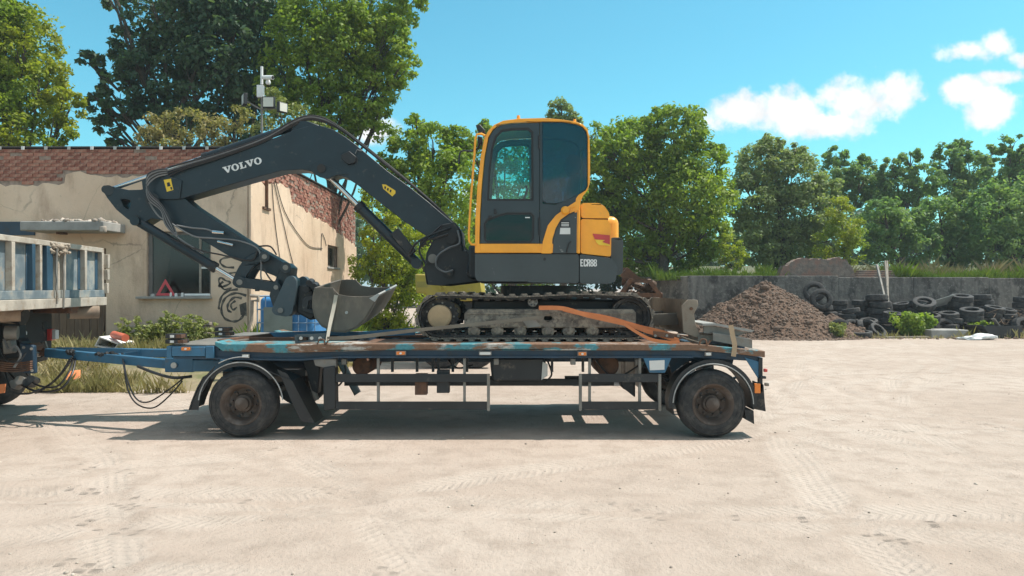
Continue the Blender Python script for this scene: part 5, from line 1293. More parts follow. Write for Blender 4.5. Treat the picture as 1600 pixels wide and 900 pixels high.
# dozer blade at the rear
bxs = W(1076,0,EY0)[0]
bprof = [(bxs-.02,W(0,468,EY0)[1]), (bxs+.035,W(0,472,EY0)[1]), (bxs+.02,W(0,495,EY0)[1]), (bxs+.06,W(0,515,EY0)[1]), (bxs+.115,W(0,527,EY0)[1]), (bxs+.095,W(0,527,EY0)[1]), (bxs+.025,W(0,515,EY0)[1]), (bxs-.02,W(0,495,EY0)[1])]
bl_ = MB().prism(bprof, EY0-.05, 10.85).build('dozer_blade', m_blade, ex)
ep = [(bxs-.1,W(0,478,EY0)[1]), (bxs-.03,W(0,468,EY0)[1]), (bxs+.085,W(0,468.5,EY0)[1]), (bxs+.095,W(0,476,EY0)[1]), (bxs+.045,W(0,490,EY0)[1]), (bxs+.06,W(0,505,EY0)[1]), (bxs+.13,W(0,526,EY0)[1]), (bxs+.05,W(0,526,EY0)[1]), (bxs-.08,W(0,519,EY0)[1])]
for y in (EY0-.08, 10.851): MB().prism(ep, y, y+.029).build('blade_end_plate', m_blade, bl_, bevel=.005)
MB().cyl((bxs+.01, EY0-.09, W(0,482,EY0)[1]), (bxs+.01, EY0-.08, W(0,482,EY0)[1]), .02).build('end_bolt', m_rust, bl_)
for y in (9.3, 10.15): MB().bar((1.2, y, 1.28), (bxs, y, 1.3), .12, .14).build('blade_arm', m_bucket, ex)

# ---- upper structure
UN = 8.80
u = lambda *p: PX(p, UN)
sk1 = MB().prism(rounded(u((742,396),(904.5,397),(904.5,442.5),(746,440),(742,432)), .03), UN, UN+.5).build('side_skirt', m_skirt, ex, bevel=.02, seg=3)
MB().prism(rounded(u((806,402),(828,402),(828,417),(806,417)), .015), UN-.004, UN+.002).build('service_flap', m_skirt, sk1, bevel=.002)
MB().prism(ell(*W(851,405,UN), .018, .018, 14), UN-.003, UN+.002).build('keyhole', m_black, sk1)
sk2 = MB().prism(rounded(u((905.8,397),(954,403),(962,411),(965,420),(962,440),(952,443.5),(905.8,442.5)), .03), UN, UN+.5).build('tail_skirt', m_skirt, ex, bevel=.03, seg=3)
MB().box(W(742,0,UN)[0]+.05, W(955,0,UN)[0], UN+.501, 10.75, W(0,442,UN)[1], W(0,398,UN)[1]).build('platform', m_black, ex)
# counterweight / engine hood
MB().prism(rounded(u((907.5,396),(907.5,342),(950,342.5),(954,349),(955.5,370),(955,401),(930,398.5)), .03), UN+.02, UN+.75).build('engine_hood', m_orange, ex, bevel=.03, seg=4)
hd2 = MB().prism(rounded(u((908,340.5),(908,317),(936,317),(944,321),(952,332),(953,341)), .04), UN+.02, UN+.8).build('hood_cap', m_orange, ex, bevel=.035, seg=4)
MB().prism(u((908,339),(951,340.5),(951,343.5),(908,343.5)), UN+.045, UN+.7).build('hood_seam', m_black, ex)
MB().box(W(905,0,UN)[0], W(950,0,UN)[0]+.25, UN+.76, 10.75, W(0,398,UN)[1], W(0,335,9.4)[1]).build('counterweight', m_orange, ex, bevel=.1, seg=4)
MB().box(W(742,0,UN)[0]+.55, W(905,0,UN)[0]-.01, 9.82, 10.75, W(0,398,UN)[1], W(0,352,9.8)[1]).build('right_tank', m_black, ex, bevel=.06)
dc = MB().prism(u((926,365),(953,367.5),(953,375.5),(930,374)), UN+.008, UN+.019).build('reflective_decal', m_red, ex)
MB().prism(u((930,374.2),(953,375.7),(953,384),(936,383),(932,379)), UN+.007, UN+.018).build('reflective_decal', m_yellow, ex)
MB().prism(u((941,378),(953,370),(953,382)), UN+.003, UN+.0065).build('reflective_decal', m_red, ex)
MB().prism(rounded(PX([(953,371),(969,371),(974,376),(973,428),(962,431),(955,420)], 9.0), .05), 9.0, 9.3).build('rear_guard', m_skirt, ex, bevel=.03, seg=3)
# ---- cab
CN, CFa = 8.78, 9.78
c_ = lambda *p: PX(p, CN)
outl = c_((742,395),(742.5,345),(746,290),(751,245),(757,215),(763,204),(772,195),(786,188.5),(810,185.3),(850,184.2),(880,187),(900,190.2),(911,194.5),(918,202),(921,213),(922,250),(922,284),(919,296),(911,306),(907,316),(906,395))
def offs(poly, d): return inset(poly, d)
inn = offs(outl, .055)
door_o = c_((750,380.5),(751,335),(754,285),(758,245),(764,215),(771,203),(781,196),(800,193),(843,191.5),(843,380.5))
glU = c_((762.5,312),(765,265),(769,232),(775,213),(784,204.5),(800,202),(825,201.5),(831.5,207),(832,312))
glL = c_((757.5,374),(757.5,350),(762,344),(783,336),(792,334),(829,334),(833,338),(833,372),(829,377.5),(761,377.5))
rw_o = c_((847.5,191.5),(880,191.8),(900,195),(909,199),(915,206),(917,216),(917,290),(914,296),(905,303),(880,315),(868,318),(854,317),(848,313))
m_cabin = mat('cab_interior', (.02,.022,.024), .8)
for Y, s in ((CN, 1), (CFa, -1)):
    fr_ = MB().prism(outl, *sorted((Y, Y+s*.05)), holes=[c_((749,380.8),(750,335),(753,285),(757,245),(763,214),(770,202),(780,194.5),(800,191.5),(850,190),(880,190.4),(900,193.5),(910,197.5),(916.5,205),(918.5,215),(918.5,291),(915,297.5),(904,304.5),(900,310),(898,330),(898,380.8))]).build('cab_frame', m_orange, ex, bevel=.012, seg=3)
    dr_ = MB().prism(door_o, *sorted((Y+s*.006, Y+s*.04)), holes=[offs(glU, -.012), offs(glL, -.012)]).build('cab_door' if s > 0 else 'cab_side', m_door, ex, bevel=.006)
    MB().prism(offs(glU,-.014), *sorted((Y+s*.012, Y+s*.028)), holes=[offs(glU,.012)]).build('door_seal', m_seal, dr_)
    MB().prism(offs(glL,-.014), *sorted((Y+s*.012, Y+s*.028)), holes=[offs(glL,.012)]).build('door_seal', m_seal, dr_)
    MB().prism(offs(glU,.01), *sorted((Y+s*.016, Y+s*.022))).build('door_glass', m_glass, dr_)
    MB().prism(offs(glL,.01), *sorted((Y+s*.016, Y+s*.022))).build('door_glass', m_glasslow, dr_)
    MB().prism(c_((843.8,191.5),(847,191.5),(848,318),(868,320),(905,304),(898,331),(898,381),(843.8,381)), *sorted((Y+s*.008, Y+s*.045))).build('side_panel', m_door, ex)
    gw = MB().prism(rw_o, *sorted((Y+s*.004, Y+s*.012))).build('rear_side_glass', m_glassdk, ex)
    MB().prism(offs(rw_o,-.008), *sorted((Y+s*.013, Y+s*.03)), holes=[offs(rw_o,.012)]).build('glass_seal', m_seal, gw)
    if s > 0:
        MB().prism(c_((763,336.5),(769,336.5),(769,341),(763,341)), Y-.012, Y+.004).build('door_lock', m_black, dr_, bevel=.004)
        MB().prism(c_((772,326),(775,326),(777,334),(772,334)), Y-.02, Y+.004).build('door_handle', m_black, dr_, bevel=.004)
        for z0, z1 in ((211,232), (340,368)): MB().cyl(P3(842.5,z0,Y-.012), P3(842.5,z1,Y-.012), .012, n=10).build('hinge', m_black, dr_)
        MB().prism(c_((820.5,339),(828,339),(828,340.5),(820.5,340.5)), Y+.012, Y+.015).build('glass_mark', m_white, dr_)
        # sill, orange arch, lower panel
        MB().prism(c_((750,381.8),(841.5,381.8),(841.5,394.5),(750,394.5)), Y-.004, Y+.05).build('door_sill', m_orange, ex, bevel=.008)
        MB().prism(rounded(c_((846,396),(848,378),(856,352),(868,337),(884,325),(904,312),(906,312),(905,328),(890,333),(876,343),(868,357),(863,374),(862,396)), .01), Y-.012, Y+.05).build('arch_trim', m_orange, ex, bevel=.01, seg=3)
        pn = MB().prism(c_((863.5,396),(864.5,374),(869,358),(877,344.5),(891,334.5),(902,331),(901,396)), Y-.002, Y+.04).build('lower_panel', m_skirt, ex, bevel=.006)
        MB().prism(c_((902.5,330),(906,328),(906.5,396),(901.8,396)), Y-.008, Y+.05).build('rear_pillar', m_orange, ex, bevel=.006)
        MB().lathe([(0,-.035),(.035,-.032),(.05,-.015),(.052,.01)], (*W(883,329,Y)[:1], Y-.012, W(883,329,Y)[1]), (0,1,0), 24).build('fuel_cap', m_orange, ex)
        MB().tube([P3(891,333,Y-.02), P3(894,324,Y-.025), P3(899,322,Y-.025)], .008, 6).build('cap_latch', m_orange, ex)
        MB().prism(c_((876,345),(890,345),(891,355),(875,355)), Y-.006, Y-.003).build('warning_label', m_black, pn)
        MB().prism(c_((875.5,356),(891,356),(891,366),(874.5,366)), Y-.006, Y-.003).build('warning_label', m_reflect, pn)
        for k in range(3): MB().prism(c_((877,347.5+2.4*k),(889,347.5+2.4*k),(889,348.6+2.4*k),(877,348.6+2.4*k)), Y-.008, Y-.0065).build('label_line', m_white, pn)
        MB().tube([P3(885,395,Y-.01), P3(888,382,Y-.02), P3(892,377,Y-.025)], .008, 6).build('grab_loop', m_black, pn)
# roof, rear and front shells
rp = outl[4:15]
MB().strip(rp, -.03, CN+.051, CFa-.051).build('cab_roof', m_orange, ex, smooth=40)
MB().strip(outl[14:18], -.012, CN+.06, CFa-.06).build('rear_glass', m_glassdk, ex)
MB().strip(outl[18:], -.03, CN+.06, CFa-.06).build('cab_back', m_orange, ex)
MB().strip(outl[1:5], -.012, CN+.06, CFa-.06).build('windscreen', m_glass, ex)
MB().strip(outl[0:2], -.03, CN+.06, CFa-.06).build('cab_front', m_door, ex)
MB().box(outl[0][0]+.04, outl[-1][0]-.04, CN+.06, CFa-.06, W(0,397,CN)[1], W(0,388,CN)[1]).build('cab_floor', m_cabin, ex)
st = MB(); sx = W(868,0,9.2)[0]
st.box(sx-.28, sx+.18, 9.02, 9.52, 2.25, 2.42); st.prism([(sx+.02,2.42),(sx+.18,2.42),(sx+.3,3.05),(sx+.18,3.08)], 9.03, 9.51); st.prism(ell(sx+.22, 3.22, .1, .13), 9.14, 9.4)
st.box(sx-.15, sx+.1, 9.1, 9.44, 2.1, 2.25)
seat = st.build('seat', m_cabin, ex, bevel=.04, seg=3)
for y in (8.98, 9.5): MB().box(sx-.35, sx-.02, y, y+.08, 2.48, 2.56).tube([(sx-.3, y+.04, 2.56), (sx-.33, y+.04, 2.74)], .018, 8).build('joystick_console', m_cabin, ex)
MB().tube([P3(818,312,9.2), P3(824,296,9.2), P3(822,290,9.2)], .014, 7).build('travel_lever', m_cabin, ex)
# handrail, mirror, lamps
MB().tube([P3(a, b, CN-.01) for a, b in ((758,212),(752,209),(745,210),(743,216),(739,270),(735,320),(732.5,365),(733,377),(737,382),(744,382))], .014, 8).build('handrail', m_orange, ex)
mi = MB().tube(spline([P3(a, b, CN+.1) for a, b in ((750,222),(746,232),(738,236),(724,235.5),(718.5,240),(717,256))], 5), .011, 7).build('mirror_arm', m_black, ex)
MB().prism(PX([(743,195),(750,194),(758,203),(757,208),(749,207)], CN+.2), CN+.2, CN+.36).build('work_lamp', m_black, ex, bevel=.01)
MB().prism(PX([(746,212),(754,214),(753,225),(746,223)], CN+.2), CN+.2, CN+.34).build('work_lamp', m_black, ex, bevel=.01)
MB().cyl(P3(810,185.5,CN+.3), P3(810,180.5,CN+.3), .022, .018, 10).build('roof_fitting', m_orange, ex)
MB().cyl(P3(898,190,CN+.3), P3(898,186.5,CN+.3), .02, .016, 10).build('roof_fitting', m_orange, ex)
# lettering ECR88
def glyphs():
    G = {}
    G['E'] = ([(0,0),(.46,0),(.46,.15),(.17,.15),(.17,.43),(.4,.43),(.4,.57),(.17,.57),(.17,.85),(.46,.85),(.46,1),(0,1)], [])
    G['C'] = ([(.1,0),(.4,0),(.5,.1),(.5,.33),(.33,.33),(.33,.15),(.17,.15),(.17,.85),(.33,.85),(.33,.67),(.5,.67),(.5,.9),(.4,1),(.1,1),(0,.9),(0,.1)], [])
    G['R'] = ([(0,0),(.17,0),(.17,.42),(.24,.42),(.34,0),(.53,0),(.4,.45),(.5,.54),(.5,.9),(.4,1),(0,1)], [[(.17,.57),(.33,.57),(.33,.85),(.17,.85)]])
    G['8'] = ([(.12,0),(.4,0),(.53,.12),(.53,.38),(.42,.51),(.52,.63),(.52,.88),(.4,1),(.12,1),(0,.88),(0,.63),(.1,.51),(-.01,.38),(-.01,.12)], [[(.17,.13),(.35,.13),(.35,.42),(.17,.42)], [(.17,.59),(.35,.59),(.35,.87),(.17,.87)]])
    G['V'] = ([(0,1),(.66,1),(.66,.87),(.54,.87),(.76,.36),(.96,.87),(.82,.87),(.82,1),(1.36,1),(1.36,.87),(1.24,.87),(.80,0),(.56,0),(.12,.87),(0,.87)], [])
    G['O'] = (ell(.6,.5,.6,.54,28), [ell(.6,.5,.27,.39,24)])
    G['L'] = ([(0,0),(0,.13),(.14,.13),(.14,.87),(0,.87),(0,1),(.64,1),(.64,.87),(.48,.87),(.48,.14),(.74,.14),(.9,.42),(1.03,.42),(1.0,0)], [])
    return G
GL = glyphs()
def letter(ch, x, z, h, ang, Y, parent, m, wide=1.):
    ca, sa = math.cos(ang), math.sin(ang); t = lambda p: (x + (p[0]*wide*ca - p[1]*sa)*h, z + (p[0]*wide*sa + p[1]*ca)*h)
    po, ho = GL[ch]; MB().prism([t(p) for p in po], Y-.003, Y-.0005, holes=[[t(p) for p in k] for k in ho]).build('letter', m, parent, smooth=0)
x, z = W(906.8,416.3,UN); k = UN/F
for i, ch in enumerate('ECR88'): letter(ch, x+i*5.2*k, z, 11*k if i > 3-1 else 11.3*k, -.0, UN-.001, sk2, m_white, .86)
# ---- swing post and boom foot
BNr, BFr = 9.74, 10.06
bq = lambda *p: PX(p, BNr)
MB().prism(bq((668,445),(664,420),(668,395),(690,352),(712,348),(722,362),(725,392),(745,398),(760,440),(700,447)), 9.62, 9.73).build('swing_post', m_black, ex, bevel=.02)
MB().prism(bq((668,445),(664,420),(668,395),(690,352),(712,348),(722,362),(725,392),(745,398),(760,440),(700,447)), 10.07, 10.18).build('swing_post', m_black, ex, bevel=.02)
MB().prism(bq((690,395),(745,390),(760,440),(680,446)), 9.735, 10.065).build('swing_block', m_black, ex, bevel=.02)
MB().prism(bq((735,386),(765,388),(765,438),(735,436)), 9.3, 9.6).build('swing_cylinder_housing', m_black, ex, bevel=.03)
for px, py, r_ in ((705,372,.075), (700,425,.07), (676,404,.06)): MB().cyl(P3(px,py,9.58), P3(px,py,10.2), r_, n=20).build('pivot_pin', m_steel if r_ < .065 else m_black, ex)
boom_p = bq((222,281),(250,270),(300,256),(330,247),(400,224),(430,215),(460,203),(480,197),(500,196),(520,202),(540,214),(556,226),(605,267),(640,292),(670,316),(690,333),(710,350),(720,366),(718,384),(706,392),(690,388),(680,378),(630,345),(580,306),(560,290),(550,283),(540,277),(528,274),(518,277),(508,278),(498,274),(488,268),(472,265),(440,266.5),(390,280),(330,297),(282,311),(262,312),(238,310),(224,298))
boom = MB().prism(boom_p, BNr, BFr).build('boom', m_boom, ex, bevel=.018, seg=3)
for i, ch in enumerate('VOLVO'):
    adv = [0, 1.33, 2.62, 3.62, 4.98][i]; a = math.radians(15.5); h = 10.2*BNr/F; x0, z0 = W(350.2,271.5,BNr)
    wd_ = .985
    letter(ch, x0+adv*h*wd_*math.cos(a), z0+adv*h*wd_*math.sin(a), h, a, BNr-.001, boom, m_white, wd_)
MB().prism(bq((534,243),(547,237),(558,246),(556,255),(545,258),(534,249)), BNr-.05, BNr-.001).build('boom_lamp', m_black, boom, bevel=.008)
MB().tube([P3(555,240,BNr-.03), P3(558,234,BNr-.03), P3(565,236,BNr-.03)], .009, 6).build('lamp_cable', m_hose_g, boom)
MB().prism(bq((482,262),(494,253),(508,257),(545,272),(525,274),(512,280),(500,277),(490,271)), BNr-.016, BNr-.001).build('lug_plate', m_boom, boom, bevel=.004)
MB().cyl(P3(502,263,BNr-.05), P3(502,263,BFr+.05), .055, n=22).build('lug_pin', m_black, boom)
def sticker(poly, Y, parent):
    o = MB().prism(poly, Y-.003, Y-.0008).build('warning_sticker', m_yellow, parent, smooth=0); return o
s1 = sticker(bq((597,288),(603,288.5),(618,298),(618,302),(613,307),(599,295)), BNr, boom)
for k in range(3): MB().prism(bq((601+4.2*k,290.8+2.6*k),(603.6+4.2*k,291.8+2.6*k),(602.6+4.2*k,296+2.6*k),(600.4+4.2*k,294.5+2.6*k)), BNr-.005, BNr-.0035).build('sticker_mark', m_black, s1)
s2 = sticker(bq((257,281.5),(268,279.5),(272,297),(262,300)), BNr-.02, boom)
MB().prism(bq((222,281),(250,272),(285,282),(282,311),(262,312),(238,310),(224,298)), BNr-.018, BNr-.002).build('boom_nose_plate', m_boom, boom, bevel=.006)
MB().prism(bq((262,286),(266,285),(268,291),(263,292)), BNr-.0255, BNr-.024, ).build('sticker_mark', m_black, s2); MB().prism(bq((267,293),(270,292.5),(270.5,296.5),(268.5,297)), BNr-.0255, BNr-.024).build('sticker_mark', m_black, s2)
# arm cylinder along the boom top
def ram(p, q, r1, r2, split, parent, nm):
    m_ = p.lerp(q, split)
    o = MB().cyl(p, m_, r1, n=20).build(nm, m_boom, parent)
    d = (q-p).normalized(); MB().cyl(m_-d*.06, m_+d*.012, r1*1.16, n=20).build('gland', m_black, o)
    MB().cyl(m_, q, r2, n=16).build('rod', m_chrome, o); MB().cyl(q+Vector((0,-.09,0)), q+Vector((0,.09,0)), r2*1.7, n=18).build('rod_eye', m_boom, o)
    MB().cyl(p+Vector((0,-.1,0)), p+Vector((0,.1,0)), r1*1.0, n=18).build('base_eye', m_boom, o); return o
YM = 9.9
MB().prism(bq((452,206),(458,192),(468,188),(480,188),(496,194),(500,200)), BNr+.04, BNr+.09).prism(bq((452,206),(458,192),(468,188),(480,188),(496,194),(500,200)), BFr-.09, BFr-.04).build('cylinder_bracket', m_boom, boom, bevel=.01)
ram(P3(467,195,YM), P3(170,297,YM), .052, .03, .50, ex, 'arm_cylinder')
MB().prism(bq((300,247),(330,238),(331,243),(303,252)), BNr+.05, BNr+.22).build('cylinder_clamp', m_black, ex)
# boom cylinder
ram(P3(652,412,YM), P3(504,266,YM), .07, .036, .62, ex, 'boom_cylinder')
MB().prism(bq((610,366),(622,356),(650,392),(640,402)), BNr-.02, BNr+.06).build('cylinder_guard', m_black, ex, bevel=.01)
# arm (dipper)
arm_o = bq((158,296),(160,290.5),(167,289),(180,292.5),(200,296.5),(218,296),(232,292),(252,290),(280,303),(300,321),(360,360),(400,386),(432,404),(445,412),(452,422),(448,434),(436,434),(400,420),(360,402),(310,372),(270,352),(250,343),(235,341),(222,349),(212,350),(198,342),(180,327),(166,309))
hole = rounded(bq((186,310),(202,312),(203,320),(199,327),(192,323)), .02)
arm = MB().prism(arm_o, BNr+.02, BFr-.02, holes=[hole]).build('arm', m_boom, ex, bevel=.014, seg=3)
MB().cyl(P3(169,297,BNr-.01), P3(169,297,BFr+.01), .065, n=22).build('nose_pin', m_boom, arm)
MB().cyl(P3(238,312,BNr-.045), P3(238,312,BFr+.04), .085, n=24).build('arm_pivot', m_boom, arm)
MB().cyl(P3(213,342,BNr-.01), P3(213,342,BFr+.01), .05, n=20).build('cylinder_pin', m_boom, arm)
ram(P3(216,346,YM-.1), P3(374,441,YM-.1), .062, .034, .76, ex, 'bucket_cylinder')
# linkage
def link(path, w, y0, y1, nm, m=m_boom):
    P_ = spline([Vector((*W(a, b, BNr), 0)) for a, b in path], 5); L, R = [], []
    for i, p in enumerate(P_):
        t = (P_[min(i+1,len(P_)-1)]-P_[max(i-1,0)]).normalized(); n = Vector((-t.y, t.x, 0)); L.append(p+n*w); R.append(p-n*w)
    return MB().prism([(a.x, a.y) for a in L] + [(a.x, a.y) for a in reversed(R)], y0, y1).build(nm, m, ex, bevel=.008)
for y0 in (9.68, 10.0):
    link([(374,441),(384,420),(398,406),(413,401)], .075, y0, y0+.05, 'curved_link')
    link([(374,441),(400,444),(431,449)], .065, y0-.055, y0-.004, 'straight_link')
for px, py, r_ in ((374,441,.075), (413,401,.065), (446,418,.07), (431,449,.06)):
    pn_ = MB().cyl(P3(px,py,9.6), P3(px,py,10.1), r_, n=22).build('link_pin', m_boom, ex)
    MB().cyl(P3(px,py,9.585), P3(px,py,9.599), r_*.5, n=16).build('pin_cap', m_steel, pn_)
MB().prism(bq((425,452),(436,424),(446,410),(455,418),(452,440),(436,468),(428,470)), 9.72, 10.05).build('arm_tip', m_boom, ex, bevel=.012)
MB().tube([P3(402,455,9.64), P3(402,449,9.64)], .03, 10).build('grease_boss', m_boom, ex)
# tilt coupler
cp = MB().prism(bq((430,442),(438,436),(445,462),(440,484),(432,480),(426,462)), 9.6, 10.12).build('coupler_cheek', m_boom, ex, bevel=.012)
MB().prism(rounded(bq((455,435),(463,430),(471,436),(471,450),(465,489),(458,494),(438,491),(433,484)), .04), 9.5, 9.68).build('tilt_coupler', m_coupler, ex, bevel=.02, seg=3)
MB().prism(rounded(bq((455,435),(463,430),(471,436),(471,450),(465,489),(458,494),(438,491),(433,484)), .04), 10.05, 10.2).build('tilt_coupler', m_coupler, ex, bevel=.02, seg=3)
MB().cyl(P3(438,485,9.47), P3(438,485,9.55), .035, n=16).build('coupler_bolt', m_steel, cp)
MB().prism(bq((470,446),(488,444),(494,456),(492,486),(498,492),(490,500),(468,488)), 9.6, 10.15).build('bucket_mount', m_black, ex, bevel=.02)
MB().prism(PX([(474,468),(480,464),(492,463),(492,468),(484,470),(482,482),(492,486),(492,492),(474,486)], 9.45), 9.4, 9.46).build('mount_plate', m_black, ex, bevel=.006)
MB().prism(PX([(492,481),(503,482),(503,488),(492,487)], 9.4), 9.38, 9.46).build('mount_pin', m_chrome, ex)
for i, (px, py) in enumerate(((483,443),(490,448),(478,452))): MB().cyl(P3(px,py,9.5), P3(px+4,py-3,9.6), .045, n=12).build('hydraulic_fitting', m_black, ex)
# bucket: shell swept across its width, side plates, cutting lip
BK0, BK1 = 9.2, 10.55
bk = lambda *p: PX(p, BK0)
shell = bk((494,450),(491,462),(490,478),(494,495),(504,508),(520,516),(540,517),(556,511),(570,498),(582,478),(590,462))
def tilted(mb, k=.085):
    mb.v = [(x, y, z + (y-BK0)*k) for x, y, z in mb.v]; return mb
bkt = tilted(MB().strip(shell, -.022, BK0, BK1)).build('bucket', m_bucket, ex, smooth=60)
side = shell + bk((588,460.5),(575,463),(548,463),(530,460),(525,455),(520,449.5),(505,449))
for y in (BK0-.016, BK1+.002): tilted(MB().prism(side, y, y+.014)).build('bucket_side', m_bucket, bkt, bevel=.004)
tilted(MB().prism(bk((521,449),(525,458),(526,480),(520,516),(517,516),(522,480),(521,460),(517,450)), BK0-.03, BK0-.017)).build('side_wear_strip', m_bucket, bkt, bevel=.003)
lipv = bk((577,466),(592,458),(594,460),(586,472))
tilted(MB().prism(lipv, BK0-.018, BK1+.02)).build('cutting_lip', m_alu, bkt, bevel=.004)
tilted(MB().cyl((*W(542,488,BK0)[:1], BK0-.03, W(542,488,BK0)[1]), (*W(542,488,BK0)[:1], BK0-.015, W(542,488,BK0)[1]), .018)).build('plate_bolt', m_alu, bkt)
# hydraulic hoses
def hz(pts, r, m=m_hose, Y=None): MB().tube(spline([P3(a, b, (Y or BNr)-.03 if len(p) < 3 else p[2]) for p in pts for a, b in [p[:2]]], 5), r, 6).build('hydraulic_hose', m, ex)
for k, (r_, m_) in enumerate(((.013,m_hose),(.012,m_hose_g),(.013,m_hose),(.011,m_hose))):
    d = k*2.2
    hz([(712,352+d,9.85),(680,320+d*.5,9.8),(640,285+d*.4,9.78),(600,252+d*.6,9.78),(560,220+d*.6,9.8),(530,198+d*.6,9.82),(505,184+d,9.84),(480,181+d,9.82),(455,190+d*1.2,9.76),(420,211+d,9.73),(380,227+d,9.72),(330,243+d*1.2,9.71),(290,254+d*1.4,9.70),(262,262+d*2,9.69)], r_, m_)
for k in range(6):
    m_ = (m_hose, m_hose_g)[k % 2]; d = k*3.1
    hz([(262,264+k*1.6,9.70),(244,266+d*.7,9.66),(230,275+d,9.62),(233,300+d*.8,9.62),(252,320+d*.6,9.60),(266-d*.4,345+d*.5,9.62),(278+d*.5,372+d*.3,9.64),(300+d*1.2,388+d*.5,9.66)], .011, m_)
for pts in ([(233,316),(248,338),(268,350),(276,365)], [(276,352),(300,356),(322,358),(336,363)], [(262,345),(300,368),(330,372),(372,376),(402,388),(408,410),(408,435),(418,452),(438,453),(462,451)], [(268,372),(310,390),(345,398),(392,407),(402,392)], [(404,385),(422,385),(432,398)], [(412,420),(422,436),(432,444)], [(452,438),(446,450),(436,468),(434,478)]):
    hz(pts, .011, m_hose_g if pts[0][0] in (233,276,262) else m_hose, 9.68)
MB().cyl(P3(332,362,9.66), P3(350,364,9.66), .022, n=10).build('hose_union', m_chrome, ex)
MB().cyl(P3(340,377,9.7), P3(364,383,9.7), .016, n=10).build('hose_union', m_chrome, ex)
for pts in ([(690,352,9.6),(668,372,9.55),(655,390,9.55),(665,412,9.55)], [(715,360,9.58),(718,380,9.55),(700,388,9.5),(684,400,9.5),(682,416,9.5),(695,425,9.5),(708,422,9.5)], [(724,385,9.6),(735,400,9.55),(730,425,9.5),(742,432,9.5)], [(640,396,9.6),(650,380,9.55),(675,366,9.55),(704,356,9.6)], [(660,376,9.58),(680,372,9.55),(700,366,9.55)]): hz(pts, .014, m_hose_g if pts[0][0] == 715 else m_hose)

# ================================================================== TIPPER TRUCK (rear end in view)
m_tip = mat('faded_pale_blue_paint', (.165,.21,.235), .65, var=.3, col2=(.33,.33,.30), c2=(.45,.6), c2scale=3, dirt=(.27,.2,.14), dirt_amt=(.55,.72), dscale=6)
m_tipb = mat('tipper_blue_with_rib_shade', (.028,.075,.12), .55, var=.3, dirt=(.25,.2,.15), dirt_amt=(.58,.75), dscale=6)  # dark blue, also used for shade bands painted beside the ribs
m_mud = mat('mud_crusted_beam', (.30,.225,.165), .95, var=.35, vscale=5, dirt=(.2,.14,.1), dirt_amt=(.5,.7), bump=.5, bscale=40)
tk_ = root('tipper_truck', 'mud crusted blue tipper truck coupled to the trailer at the left edge', 'truck', (-7.5, 9.4, 0))
# tailgate plane runs almost along Y, far edge right: local axis helper
GA, GB = Vector((-5.50, 7.55, 0)), Vector((-6.03, 10.8, 0)); GD = (GB-GA).normalized(); GN = Vector((GD.y, -GD.x, 0))
if GN.x < 0: GN = -GN
GLEN = (GB-GA).length
def gbox(s0, s1, n0, n1, z0, z1, nm, m, parent=tk_, bevel=.006):
    vs = [GA + GD*s + GN*n + Vector((0,0,z)) for z in (z0, z1) for n in (n0, n1) for s in (s0, s1)]
    return MB().add(vs, [(0,1,3,2),(4,6,7,5),(0,4,5,1),(2,3,7,6),(0,2,6,4),(1,5,7,3)]).build(nm, m, parent, bevel=bevel)
ZG0, ZG1 = 1.46, 2.27
gate = gbox(0, GLEN, -.05, 0, ZG0+.2, ZG1-.06, 'tailgate', m_tip)
gbox(0, GLEN, -.06, .07, ZG1-.065, ZG1, 'top_rail', m_cream, gate); gbox(0, GLEN, -.06, .08, ZG0+.1, ZG0+.2, 'bottom_rail', m_tip, gate)
gbox(-.1, GLEN+.02, -.09, .10, ZG0-.02, ZG0+.098, 'mud_beam', m_cream, gate)
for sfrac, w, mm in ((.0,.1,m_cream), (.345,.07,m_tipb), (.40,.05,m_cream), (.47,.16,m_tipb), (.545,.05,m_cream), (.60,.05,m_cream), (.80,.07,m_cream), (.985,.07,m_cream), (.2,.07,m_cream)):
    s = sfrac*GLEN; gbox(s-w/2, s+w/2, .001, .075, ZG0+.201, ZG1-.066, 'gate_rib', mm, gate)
for s in (.33, .77, .95): gbox(s*GLEN, s*GLEN+.14, .001, .012, ZG0+.21, ZG1-.07, 'painted_rib_shadow', m_tipb, gate)  # dark strips standing in for the deep shade beside the ribs
gbox(GLEN-.03, GLEN+.05, -.05, .13, ZG0+.35, ZG0+.5, 'gate_hinge', m_cream, gate); gbox(GLEN-.02, GLEN+.05, -.05, .12, ZG0+.15, ZG0+.3, 'gate_hinge', m_cream, gate)
gbox(GLEN-.02, GLEN+.06, -.05, .13, ZG0+.52, ZG0+.72, 'gate_hinge', m_cream, gate)
v, f = rocks(110, lambda r_, n: np.array(GA+GD*(.53*GLEN)+GN*.09)[None] + np.stack([np.zeros(n)+.02*r_.random(n), (r_.random(n)-.5)*.4, 2.1+.15*r_.random(n)**.6], 1) - np.array(tk_.location)[None], .01, .04, 22, 2)
o = bpy.data.objects.new('dried_mud', np_mesh('dried_mud', v, f, mat('pale_dried_mud', (.36,.3,.235), .95), False)); COL.objects.link(o); o.parent = gate; o['kind'] = 'stuff'
for s, ln in ((.5,.55), (.56,.6)):
    p = GA + GD*(s*GLEN) + GN*.11; pts = [p+Vector((random.uniform(-.006,.006), random.uniform(-.008,.008), 2.18-ln*k/7*1.25)) for k in range(8)]
    MB().tube(pts, .014, 5).build('chain', m_steel, gate)
